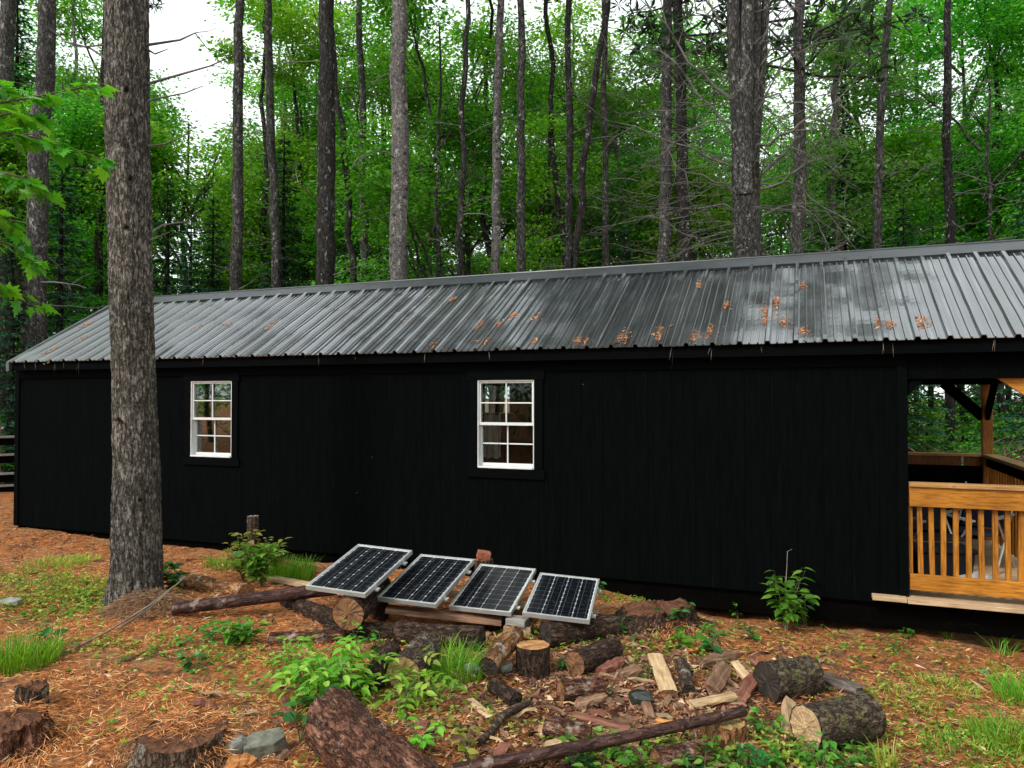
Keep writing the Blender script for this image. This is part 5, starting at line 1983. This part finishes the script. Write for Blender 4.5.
def slab(name, a, b_, wd, th, mat, label, cat, group=None, roll=0.0):
    p0, p1 = at_h(*a), at_h(*b_)
    L, MW = local_frame(p0, p1)
    b = MB()
    n = 7
    V = []
    prof = [(-.5, -.5), (.5, -.5), (.56, .1), (.42, .5), (-.40, .5), (-.55, .05)]
    for i in range(n):
        t = i / (n - 1)
        k = (1 - .14 * abs(2 * t - 1) ** 4) * RNG.uniform(.86, 1.1)
        for y, z in prof:
            yy, zz = y * wd * k + RNG.normal(0, wd * .045), z * th * (1 - .12 * abs(2 * t - 1) ** 4) + RNG.normal(0, th * .09)
            V.append((t * L + RNG.normal(0, .012 if i in (0, n - 1) else .006), yy * math.cos(roll) - zz * math.sin(roll), yy * math.sin(roll) + zz * math.cos(roll)))
    m_ = len(prof)
    b.add(V, [(i * m_ + j, i * m_ + (j + 1) % m_, (i + 1) * m_ + (j + 1) % m_, (i + 1) * m_ + j)[::-1] for i in range(n - 1) for j in range(m_)] + [tuple(range(m_)), tuple((n - 1) * m_ + j for j in range(m_))[::-1]])
    o = b.build(name, M[mat], bevel=.0012)
    o.matrix_world = MW
    return tag(o, label, cat, group)


slab('bark_slab', (808, 671, .03), (859, 690, .04), .11, .05, 'wood_dark', 'weathered dark slab right of the dark mossy chunk', 'bark slab')
slab('split_log', (792, 737, .02), (790, 703, .08), .09, .05, 'wood_pale', 'pale split slab leaning on the sawn end of the big mossy log', 'firewood', roll=.5)
slab('split_log', (230, 764, .03), (252, 761, .03), .07, .05, 'wood_orange', 'bright orange piece of wood below the squared stone block', 'firewood')
slab('split_log', (283, 699, .03), (292, 724, .03), .05, .045, 'wood_red', 'red brown stick of wood above the squared stone block', 'firewood')
slab('split_log', (712, 690, .06), (725, 668, .12), .10, .05, 'wood_brown', 'brown wedge of firewood standing up right of the pair of split logs', 'firewood', roll=.9)
slab('split_log', (735, 662, .08), (750, 682, .04), .06, .03, 'wood_pale', 'pale flat splinter pointing down right behind the brown wedge', 'firewood')
slab('split_log', (690, 704, .03), (735, 696, .05), .07, .03, 'wood_pale', 'yellowish slab lying on the broken orange stump', 'firewood')
slab('split_log', (740, 700, .05), (755, 676, .05), .07, .05, 'wood_red', 'reddish chunk of firewood at the right edge of the chips', 'firewood', roll=.6)
slab('split_log', (700, 662, .05), (735, 655, .05), .08, .06, 'wood_brown', 'dark brown firewood chunk behind the brown wedge', 'firewood')
slab('split_log', (545, 747, .03), (568, 741, .03), .07, .03, 'wood_pale', 'pale splinter touching the back of the long pole near its left end', 'firewood')
slab('split_log', (470, 700, .02), (490, 717, .02), .05, .015, 'wood_pale', 'tan flat board chip left of the bent bare stick', 'firewood')
slab('split_log', (618, 676, .03), (640, 668, .05), .08, .05, 'wood_brown', 'rough brown split chunk between the short dark log and the pair of split logs', 'firewood')
for k, (a, c) in enumerate((((578, 704), (606, 696)), ((600, 672), (622, 661)), ((640, 690), (652, 720)), ((690, 650), (712, 645)), ((520, 760), (556, 752)), ((748, 660), (765, 668)), ((610, 735), (640, 738)), ((655, 722), (690, 728)))):
    slab('split_log', (*a, .035), (*c, .04), RNG.uniform(.05, .1), RNG.uniform(.03, .05), ('wood_brown', 'wood_red', 'wood_brown', 'wood_orange')[k % 4], 'small rough piece of split firewood among the chips', 'firewood', 'split firewood among the chips', RNG.uniform(-.5, .5))

# bent bare stick and dry stalks
b = MB()
pts = [at_h(478, 744, .02), at_h(492, 731, .035), at_h(503, 716, .05), at_h(515, 709, .06), at_h(528, 703, .05)]
o0 = pts[0].copy()
b.tube(np.array(pts) - o0, [.018, .02, .022, .024, .018], 10, wob=.06)
o = b.build('stick', M['bark_log'], smooth=True)
o.location = o0
tag(o, 'bent bare stick lying on the chips below the small hollow looking log', 'stick')
for pts, lb in ((((68, 652, .02), (110, 630, .05), (150, 605, .16), (174, 586, .25)), 'dry pale stalk leaning to the right across the foot of the big pine'), (((120, 628, .03), (150, 608, .14), (166, 594, .2), (185, 577, .3)), 'shorter dry stalk at the right foot of the big pine')):
    b = MB()
    P = np.array([at_h(*q) for q in pts])
    o0 = P[0].copy()
    b.tube(P - o0, np.linspace(.009, .004, len(P)), 6)
    o = b.build('dry_stalk', M['twig'], smooth=True)
    o.location = o0
    tag(o, lb, 'stalk')

# ---- wood chips: four built, the rest copied
chips = []
for i in range(6):
    b = MB()
    n = 5
    L, wd, th = (.10, .13, .07, .16, .09, .12)[i], (.03, .022, .04, .018, .05, .03)[i], (.010, .008, .014, .010, .008, .012)[i]
    V = []
    for k in range(n):
        t = k / (n - 1)
        w1 = wd * (1 - .55 * abs(2 * t - 1) ** 2) * RNG.uniform(.8, 1.15)
        z0 = .02 * math.sin(t * 3) * RNG.uniform(.2, 1)
        V += [((t - .5) * L, -w1 / 2, z0), ((t - .5) * L, w1 / 2, z0 + RNG.normal(0, .003)), ((t - .5) * L, w1 * .4, z0 + th), ((t - .5) * L, -w1 * .45, z0 + th * .9)]
    b.add(V, [(k * 4 + j, k * 4 + (j + 1) % 4, (k + 1) * 4 + (j + 1) % 4, (k + 1) * 4 + j)[::-1] for k in range(n - 1) for j in range(4)] + [(0, 1, 2, 3), tuple((n - 1) * 4 + j for j in range(4))[::-1]])
    chips.append(b.build('wood_chip', M[('wood_pale', 'wood_brown', 'wood_brown', 'wood_pale', 'wood_red', 'wood_brown')[i]]))
for k in range(240):
    if k % 5 == 4:
        u, v = RNG.uniform(180, 760), RNG.uniform(640, 768)
    else:
        u, v = RNG.normal(640, 85), RNG.uniform(650, 768)
    o = chips[k] if k < 6 else chips[int(RNG.integers(6))].copy()
    if k >= 6:
        COL.objects.link(o)
    p = ground_at(u, v)
    s = RNG.uniform(.6, 1.6)
    o.location = (p[0], p[1], p[2] + .008)
    o.rotation_euler = (RNG.normal(0, .25), RNG.normal(0, .25), RNG.uniform(0, 6.28))
    o.scale = (s, s, s)
    tag(o, 'loose wood chip scattered on the needles around the chopped firewood', 'wood chip', 'wood chips around the chopped firewood')

# ================================================================== LITTER, GRASS, PLANTS
def in_view_pts(n, vmin=520, depth_pow=1.0):
    """ground points spread evenly over the clearing in front of the cabin"""
    x = RNG.uniform(-11.5, 3.5, n * 2)
    y = RNG.uniform(1.9, 9.6, n * 2)
    ok = (y < 6.55) | (x < XL - .1)
    ok &= (x > -1.2 * y - 2.2) & (x < .72 * y * .5 + .9)
    d = np.hypot(x, y)
    ok &= RNG.random(n * 2) < np.clip(4.2 / d, .25, 1)
    return x[ok], y[ok]


def needle_mesh(name, x, y, z0, L0, L1, W, mat, label, steep=.16, hz=.02):
    n = len(x)
    a = RNG.uniform(0, 6.28, n)
    D = np.stack([np.cos(a), np.sin(a), RNG.normal(0, steep, n)], 1)
    L = RNG.uniform(L0, L1, n)
    P = np.stack([x, y, hfull(x, y) + z0 + np.abs(RNG.normal(0, hz * .4, n)) + np.abs(D[:, 2]) * L * .5], 1) - D * L[:, None] * .5
    Nn = np.array([0, 0, 1.0]) + RNG.normal(0, .5, (n, 3))
    return tag(quads_obj(name, leafq(P, D, Nn, L, RNG.uniform(W * .5, W * 1.3, n)), mat), label, kind='stuff')


x, y = in_view_pts(210000)
keep = fbm(x * 1.6, y * 1.6, 71, 3) > -.45
needle_mesh('needle_litter', x[keep], y[keep], .002, .03, .09, .0036, M['needles'], 'fallen orange pine needles over the clearing')
# bark flakes where the wood was chopped
n = 15000
x, y = RNG.normal(-.95, .75, n), RNG.normal(4.35, .75, n)
x2, y2 = in_view_pts(3500)
x, y = np.concatenate([x, x2]), np.concatenate([y, y2])
ok = y < 6.5
x, y = x[ok], y[ok]
n = len(x)
a = RNG.uniform(0, 6.28, n)
D = np.stack([np.cos(a), np.sin(a), RNG.normal(0, .3, n)], 1)
L = RNG.gamma(3, .012, n) + .012
P = np.stack([x, y, hfull(x, y) + .006 + np.abs(RNG.normal(0, .012, n))], 1)
tag(quads_obj('bark_litter', leafq(P - D * L[:, None] / 2, D, np.array([0, 0, 1.0]) + RNG.normal(0, .6, (n, 3)), L, L * RNG.uniform(.10, .42, n)), M['flakes']), 'broken bark and wood bits around the chopped firewood', kind='stuff')


n = 900
x, y = in_view_pts(n)
b = MB()
for px, py in zip(x, y):
    if py > 6.4:
        continue
    a, L = RNG.uniform(0, 6.28), RNG.gamma(2.2, .06) + .05
    q = np.array([px, py, gz(px, py) + .008])
    d = np.array([math.cos(a), math.sin(a), 0]) * L
    m = q + d * .5 + [RNG.normal(0, .02), RNG.normal(0, .02), RNG.uniform(.002, .02)]
    e = q + d
    e[2] = gz(e[0], e[1]) + RNG.uniform(.004, .03)
    b.tube([q, m, e], np.array([1, .8, .4]) * RNG.uniform(.0025, .006), 5)
tag(b.build('twig_litter', M['stem_brown'], smooth=True), 'thin fallen twigs strewn over the needles', kind='stuff')


# dry needles heaped at the pine foot, on the left stump and on the mounds
def heap(cx, cy, rx, ry, hgt, n, label, mat='needles_dry', down=.6, lo=.4):
    r = np.sqrt(RNG.random(n))
    a = RNG.uniform(0, 6.28, n)
    dx, dy = r * np.cos(a) * rx, r * np.sin(a) * ry
    z = hfull(cx + dx, cy + dy) + hgt * (1 - r ** (2 if lo < .8 else 8)) * RNG.uniform(lo, 1.05, n)
    D = np.stack([.6 * dx / rx + RNG.normal(0, .9, n), .6 * dy / ry + RNG.normal(0, .9, n), -down * .8 * r + RNG.normal(0, .16, n)], 1)
    Q = leafq(np.stack([cx + dx, cy + dy, z], 1), D, RNG.normal(0, .5, (n, 3)) + [0, 0, 1], RNG.uniform(.04, .10, n), RNG.uniform(.002, .0042, n))
    tag(quads_obj('needle_heap', Q, M[mat]), label, kind='stuff')


d = (CAM - PINE_BASE) * [1, 1, 0]
d /= np.linalg.norm(d)
q = PINE_BASE + d * .30
heap(q[0] + .10, q[1], .38, .30, .13, 6000, 'dry needles heaped against the foot of the big pine')
q = ground_at(186, 752)
heap(q[0], q[1], .34, .29, .13, 3600, 'dry needles draped over the low wide stump', down=1.3)
q = ground_at(186, 756)
heap(q[0], q[1] + .03, .23, .21, .12, 2600, 'orange needles covering the top of the low wide stump', 'needles', .3, .9)
q = ground_at(14, 742)
heap(q[0], q[1] + .05, .15, .13, .13, 900, 'orange needles covering the rotten stump', 'needles', .3, .8)

q = ground_at(25, 738)
heap(q[0], q[1], .32, .30, .09, 3600, 'dry needles round the rotten stump', 'needles', 1.0)
q = ground_at(660, 620)
heap(q[0] + .1, q[1] - .05, .5, .38, .10, 4200, 'orange needles round the mossy stump', 'needles', .8)


def grass_blades(name, cx, cy, r, n, h, mat, label, kind=None, cat=None, lean=.45, wd=.0055):
    a = RNG.uniform(0, 6.28, n)
    rr = r * np.sqrt(RNG.random(n))
    bx, by = cx + rr * np.cos(a), cy + rr * np.sin(a)
    bz = hfull(bx, by) - .01
    b2 = a + RNG.normal(0, .9, n)
    hh = h * RNG.uniform(.45, 1.1, n)
    ln = hh * RNG.uniform(.1, 1, n) * lean * 1.6
    W_ = RNG.uniform(.6, 1.2, n) * wd
    base = np.stack([bx, by, bz], 1)
    dirv = np.stack([np.cos(b2), np.sin(b2), np.zeros(n)], 1)
    tw = b2 + RNG.normal(0, .5, n)
    side = np.stack([-np.sin(tw), np.cos(tw), np.zeros(n)], 1)
    lv, ts = [], (0, .3, .58, .82, 1.0)
    for t in ts:
        c = base + dirv * (ln * t ** 1.9)[:, None]
        c[:, 2] += hh * (t - .30 * lean * t ** 3)
        w_ = (W_ * (1 - t ** 2.2) * .5 + .0003)[:, None]
        lv += [c - side * w_, c + side * w_]
    V = np.stack(lv, 1).reshape(-1, 3)
    K = len(ts) * 2
    o_ = (np.arange(n) * K)[:, None]
    Fc = np.concatenate([o_ + np.array([[2 * k, 2 * k + 1, 2 * k + 3, 2 * k + 2]]) for k in range(len(ts) - 1)])
    mb = MB()
    mb.v, mb.f, mb.n = [V], Fc.tolist(), len(V)
    o = mb.build(name, mat, smooth=True)
    return tag(o, label, cat, None, kind)


def tuft(u, v, r, n, h, mat, label, **k):
    p = ground_at(u, v)
    return grass_blades('grass_tuft', p[0], p[1], r, int(n * 1.7), h, M[mat], label, cat='grass tuft', **k)


tuft(20, 662, .24, 520, .20, 'grass', 'thick bright grass tuft at the left edge in front of the big pine')
tuft(62, 565, .35, 500, .09, 'moss', 'low yellow green grass patch behind the left side of the big pine')
tuft(78, 590, .3, 420, .08, 'moss', 'low pale grass patch touching the left foot of the big pine')
tuft(455, 672, .20, 340, .22, 'grass', 'arching grass tuft left of the orange barked log', lean=.7)
tuft(288, 576, .25, 600, .22, 'grass', 'dark green grass tuft by the wall left of the solar panels')
tuft(228, 566, .22, 200, .16, 'grass', 'sparse grass tuft by the wall behind the yellow bush', lean=.8)
tuft(1012, 742, .22, 330, .15, 'grass', 'bright grass tuft in the lower right corner', lean=.6)
tuft(970, 752, .24, 240, .09, 'grass', 'low bright grass tuft left of the one in the lower right corner', lean=.8)
tuft(1022, 700, .16, 150, .2, 'grass', 'tall grass tuft at the right edge above the lower right corner', lean=.7)
tuft(887, 768, .05, 22, .20, 'moss', 'few yellow blades standing right of the big mossy log', lean=.4, wd=.010)
tuft(947, 640, .05, 14, .26, 'grass', 'thin arching blades before the dark gap under the porch', lean=.9, wd=.004)
tuft(1003, 654, .06, 16, .26, 'grass', 'thin arching blades at the right under the porch', lean=.9, wd=.004)
tuft(900, 700, .22, 260, .07, 'moss', 'low yellow grass patch right of the weathered dark slab', lean=.9)
tuft(945, 690, .2, 200, .07, 'moss', 'low yellow grass patch below the middle of the porch', lean=.9)


# small weeds and moss: one mass
def weeds():
    C = []
    for u, v, rx, ry, n in ((40, 585, 1.3, .5, 900), (25, 610, .8, .35, 480), (90, 600, .5, .35, 500), (110, 650, .5, .3, 130), (640, 600, .6, .3, 260), (690, 660, .7, .3, 260), (820, 650, 1.2, .4, 200), (900, 690, .9, .5, 190), (960, 740, .7, .45, 330), (700, 758, .6, .2, 420),
                            (800, 752, .5, .22, 420), (600, 758, .5, .16, 320), (430, 700, .5, .35, 240), (300, 680, .6, .4, 240), (200, 650, .6, .3, 220), (560, 640, .5, .3, 120), (1000, 680, .6, .4, 110), (400, 640, .5, .25, 160), (180, 700, 1.0, .5, 130)):
        p = ground_at(u, v)
        C.append(np.stack([RNG.normal(p[0], rx * .5, n), RNG.normal(p[1], ry * .5, n)], 1))
    c = np.concatenate(C)
    c = c[(c[:, 1] < 6.5)]
    per = 5
    N = len(c) * per
    cc = np.repeat(c, per, 0)
    a = RNG.uniform(0, 6.28, N)
    P = np.stack([cc[:, 0], cc[:, 1], hfull(cc[:, 0], cc[:, 1]) + np.repeat(RNG.uniform(.005, .05, len(c)), per)], 1)
    D = np.stack([np.cos(a), np.sin(a), RNG.normal(.15, .3, N)], 1)
    L = np.repeat(RNG.uniform(.012, .035, len(c)), per)
    sel = np.repeat(RNG.random(len(c)) < .6, per)
    for s, m, lb in ((sel, 'moss', 'yellow green moss and tiny weeds on the clearing'), (~sel, 'leaf_plant', 'tiny green weeds on the clearing')):
        tag(quads_obj('ground_cover', leafq(P[s], D[s], np.array([0, 0, 1.0]) + RNG.normal(0, .35, (s.sum(), 3)), L[s], L[s] * .55), M[m]), lb, kind='stuff')


weeds()


# ---- leafy plants
LEAF = [(0, 0), (.16, .16), (.42, .23), (.70, .15), (1, 0)]


def leaf_poly(mb, p, d, up, L, wk=1.0):
    d = np.asarray(d, float) / np.linalg.norm(d)
    s = np.cross(up, d)
    s /= np.linalg.norm(s) + 1e-9
    n = np.cross(d, s)
    c = [p + d * L * x - n * (.22 * L * x * x) for x, _ in LEAF]
    l = [p + d * L * x + s * L * y * wk + n * (.07 * L - .22 * L * x * x) for x, y in LEAF[1:-1]]
    r = [p + d * L * x - s * L * y * wk + n * (.07 * L - .22 * L * x * x) for x, y in LEAF[1:-1]]
    v = c + l + r
    mb.add(v, [(0, 1, 5), (1, 2, 6, 5), (2, 3, 7, 6), (3, 4, 7), (0, 8, 1), (1, 8, 9, 2), (2, 9, 10, 3), (3, 10, 4)])


def plant(u, v, h, label, mat='leaf_plant', nst=4, L=.06, spread=.5, kind='single', per=6, wk=1.0, name='seedling', seed=0, cat='plant', group='seedlings in the clearing', stemmat='stem', h_off=0):
    rs_ = np.random.default_rng(seed + int(u * 7 + v))
    p = ground_at(u, v)
    root = empty(name, p)
    tag(root, label, cat, group)
    st, lf = MB(), MB()
    for k in range(nst):
        a = rs_.uniform(0, 6.28)
        hh = h * rs_.uniform(.6, 1.0) if k else h
        tip = np.array([math.cos(a) * spread * h * rs_.uniform(.3, 1), math.sin(a) * spread * h * rs_.uniform(.3, 1), hh])
        q = np.stack([np.array([0, 0, -.02]) * (1 - t) + np.array([tip[0] * t ** 1.6, tip[1] * t ** 1.6, tip[2] * t]) for t in np.linspace(0, 1, 6)])
        q[1:] += rs_.normal(0, .006, (5, 3))
        st.tube(q, np.linspace(.004, .0015, 6), 5)
        for m in range(per):
            t = rs_.uniform(.35, 1) if m < per - 1 else 1.0
            i_ = min(4, int(t * 5))
            c = q[i_] + (q[i_ + 1] - q[i_]) * (t * 5 - i_)
            a2 = rs_.uniform(0, 6.28)
            d = np.array([math.cos(a2), math.sin(a2), rs_.uniform(-.25, .35)])
            up = np.array([0, 0, 1]) + rs_.normal(0, .3, 3)
            if kind == 'single':
                pe = c + d * L * .25
                st.tube([c, pe], .001, 3)
                leaf_poly(lf, pe, d, up, L * rs_.uniform(.6, 1.2), wk)
            else:   # compound: leaflets in pairs along a stalk
                s = np.cross(up, d)
                s /= np.linalg.norm(s)
                LL = L * 2.4 * rs_.uniform(.7, 1.1)
                ax = [c + d * LL * x - np.array([0, 0, .25 * LL * x * x]) for x in (0, .4, .72, 1)]
                st.tube(ax, .001, 3)
                for x, pt in ((.4, ax[1]), (.72, ax[2])):
                    for sg in (-1, 1):
                        leaf_poly(lf, pt, d * .6 + s * sg, up, L * rs_.uniform(.75, 1.1), wk)
                leaf_poly(lf, ax[3], d + [0, 0, -.2], up, L * 1.15, wk)
    st.build('stem', M[stemmat], root, smooth=True)
    lf.build('foliage', M[mat], root)
    return root


PL_ = [
    (243, 580, .44, 'yellowing bush standing in front of the grey topped stake', 'leaf_yellow', 13, .085, .5, 'single', 13, 1.3),
    (262, 590, .40, 'green bush with some pale leaves left of the leftmost solar panel', 'leaf_plant', 16, .085, .5, 'single', 14, 1.3),
    (274, 574, .36, 'yellow green leaves at the right of the yellowing bush', 'leaf_yellow', 9, .085, .5, 'single', 12, 1.3),
    (170, 592, .26, 'dark green broad leaved plant right of the big pine foot', 'leaf_plant_dark', 8, .10, .45, 'single', 9, 1.4),
    (786, 636, .47, 'tall leafy seedling with bare tip against the black wall', 'leaf_plant', 13, .092, .45, 'single', 12, 1.3),
    (805, 632, .22, 'shorter seedling leaning right from the tall one against the black wall', 'leaf_plant_dark', 3, .06, .7, 'single', 6, 1.2),
    (238, 643, .17, 'low dark green plant below the fallen pole', 'leaf_plant', 13, .075, 1.2, 'single', 10, 1.3),
    (212, 640, .14, 'low green plant left of the dark green one below the fallen pole', 'leaf_plant', 5, .05, 1.1, 'single', 7, 1.3),
    (193, 668, .14, 'small round leaved plant in the needles right of the big pine foot', 'leaf_plant_dark', 6, .055, 1.1, 'single', 6, 1.5),
    (180, 645, .10, 'tiny seedling in front of the left end of the fallen pole', 'leaf_plant', 3, .05, 1.0, 'single', 5, 1.3),
    (305, 690, .30, 'bright seedling with compound leaves left behind the largest log', 'leaf_lime', 7, .065, .85, 'compound', 5, 1.0),
    (330, 700, .34, 'tallest bright compound leaved seedling directly behind the largest log', 'leaf_lime', 9, .07, .85, 'compound', 5, 1.0),
    (355, 690, .26, 'bright compound leaved seedling right of the tallest one', 'leaf_lime', 7, .065, .85, 'compound', 5, 1.0),
    (292, 662, .16, 'small pale compound leaved seedling in front of the rotten reddish log', 'leaf_lime', 3, .045, .8, 'compound', 3, 1.0),
    (360, 655, .24, 'slender seedling rising before the round brown log end', 'leaf_plant', 3, .055, .5, 'single', 6, 1.2),
    (378, 652, .16, 'dark leaved seedling in the shade right of the round brown log end', 'leaf_plant_dark', 5, .05, .7, 'single', 6, 1.3),
    (300, 742, .24, 'plant with large dark green leaves at the left end of the largest log', 'leaf_plant_dark', 4, .11, .6, 'single', 4, 1.5),
    (405, 705, .18, 'light green plant above the right side of the largest log', 'leaf_lime', 7, .06, 1.1, 'compound', 3, 1.1),
    (410, 682, .20, 'yellow green seedling in front of the olive cut log end', 'leaf_yellow', 3, .055, .8, 'compound', 3, 1.1),
    (425, 755, .15, 'light green plant right of the largest log near the bottom edge', 'leaf_lime', 6, .055, 1.1, 'single', 7, 1.3),
    (468, 765, .15, 'yellowish seedling near the left end of the long pole', 'leaf_yellow', 4, .05, .8, 'single', 6, 1.3),
    (440, 735, .12, 'small yellowish seedling on the chips above the light green plant', 'leaf_yellow', 3, .045, .8, 'single', 5, 1.3),
    (563, 668, .12, 'small spiky seedling between the orange stump and the short dark log', 'leaf_plant_dark', 4, .06, .9, 'single', 6, .7),
    (683, 650, .16, 'broad leaved bright plant below the mossy stump', 'leaf_plant', 4, .09, .6, 'single', 4, 1.7),
    (708, 655, .16, 'broad leaved plant right below the mossy stump', 'leaf_plant_dark', 5, .075, .9, 'single', 5, 1.5),
    (715, 640, .14, 'feathery bright plant right of the mossy stump', 'leaf_plant', 4, .05, 1.0, 'compound', 3, .8),
    (672, 626, .17, 'row of leaves growing on the front of the mossy stump', 'leaf_plant_dark', 6, .06, 1.1, 'single', 6, 1.3),
    (620, 640, .13, 'green plant left below the mossy stump', 'leaf_plant_dark', 4, .06, .8, 'single', 5, 1.4),
    (602, 598, .14, 'small plant right of the rightmost solar panel', 'leaf_plant', 3, .05, .8, 'single', 5, 1.3),
    (738, 618, .16, 'seedling by the wall left of the tall one', 'leaf_plant', 4, .05, .6, 'single', 6, 1.3),
    (750, 640, .10, 'low seedling in needles left of the tall one by the wall', 'leaf_plant_dark', 4, .05, 1.0, 'single', 5, 1.4),
    (648, 682, .09, 'fern like sprig at the left of the pale split log', 'leaf_plant_dark', 4, .045, 1.2, 'compound', 2, .8),
    (602, 702, .07, 'tiny green sprig left of the black rock', 'leaf_plant_dark', 4, .04, 1.2, 'single', 4, 1.0),
    (818, 688, .08, 'green sprig between the mossy chunk and the weathered slab', 'leaf_plant_dark', 4, .06, 1.3, 'single', 4, 1.0),
    (768, 735, .12, 'bright round leaved plant left of the big mossy log', 'leaf_plant', 5, .055, .9, 'single', 5, 1.5),
    (50, 650, .17, 'broad leaf rising from the thick grass tuft', 'leaf_plant_dark', 3, .11, .7, 'single', 2, 1.2),
    (905, 640, .09, 'small sprig by the gap under the porch left corner', 'leaf_plant', 4, .04, 1.1, 'single', 5, 1.2),
    (895, 652, .10, 'fern like sprig in the needles below the porch left corner', 'leaf_plant', 4, .045, 1.2, 'compound', 3, .8),
]
for t in PL_:
    u, v, h, lb, mt, ns, L, sp_, kd, per, wk = t
    plant(u, v, h, lb, mt, ns, L, sp_, kd, per, wk)
for k, (u, v) in enumerate(((585, 762), (612, 752), (632, 764), (655, 768), (690, 762), (712, 752), (735, 764), (575, 748), (752, 757), (775, 760), (800, 752), (822, 764), (845, 768), (700, 775), (600, 775), (860, 752))):
    plant(u, v + 8, .09 + .03 * (k % 3), 'bright low weed along the bottom edge below the long pole and the big mossy log', 'leaf_plant' if k % 4 else 'leaf_plant_dark', 5, .05, .9, 'single', 7, 1.3, name='weed', group='weeds along the bottom edge')
# bare tip of the tall seedling
p = ground_at(786, 636)
b = MB()
b.tube([(0, 0, .35), (.01, 0, .5), (.015, 0, .62), (.05, 0, .64)], [.004, .003, .003, .002], 5)
o = b.build('bare_tip', M['twig'], smooth=True)
for r_ in [x_ for x_ in COL.objects if x_.name.startswith('seedling') and x_.get('label', '').startswith('tall leafy seedling')]:
    o.parent = r_

# ================================================================== far left: rail fence and garden chair
pA, pB = at_d(-60, 470, 12.6), at_d(40, 470, 13.4)
fo = np.array([pA[0], pA[1], gz(pA[0], pA[1])])
fen = empty('rail_fence', fo)
tag(fen, 'dark wooden rail fence with grey weathered caps behind the left end of the cabin', 'fence')
dv = (pB - pA) * [1, 1, 0]
for v0, th in ((442, .04), (460, .05), (479, .05), (491, .06)):
    b = MB()
    zz = at_d(8, v0, 13)[2] - fo[2]
    b.bar((0, 0, zz), (dv[0], dv[1], zz), .05, .12)
    b.build('rail', M['skid'], fen, bevel=.004)
    b = MB()
    b.bar((0, 0, zz + .082), (dv[0], dv[1], zz + .082), .14, .035)
    b.build('rail_cap', M['wood_grey'], fen, bevel=.004)
for t in (.02, .5, .98):
    b = MB()
    b.bar((dv[0] * t, dv[1] * t + .08, -.1), (dv[0] * t, dv[1] * t + .08, 1.2), .09, .09, up=(0, 1, 0))
    b.build('post', M['wood_brown'], fen)
pc = at_d(2, 470, 14.6)
ch = empty('garden_chair', (pc[0], pc[1], gz(pc[0], pc[1])), (0, 0, .7))
tag(ch, 'pale grey slatted garden chair half hidden by the rail fence', 'chair')
for i in range(5):
    x_ = (i - 2) * .13
    b = MB()
    b.bar((x_, .1, .35), (x_ * 1.25, .5, 1.10 - .05 * abs(i - 2)), .02, .11, up=(1, 0, 0))
    b.build('back_slat', M['wood_grey'], ch)
for i in range(4):
    b = MB()
    b.box((0, -.38 + i * .13, .40 - i * .02), (.6, .11, .022))
    b.build('seat_slat', M['wood_grey'], ch)
for s in (-1, 1):
    b = MB()
    b.box((s * .34, -.12, .60), (.12, .72, .025))
    b.build('armrest', M['wood_grey'], ch)
    b = MB()
    b.bar((s * .32, -.40, 0), (s * .32, -.40, .585), .09, .03, up=(0, 1, 0))
    b.build('leg', M['wood_grey'], ch)
    b = MB()
    b.bar((s * .32, .42, 0), (s * .32, -.36, .36), .10, .03)
    b.build('leg', M['wood_grey'], ch)
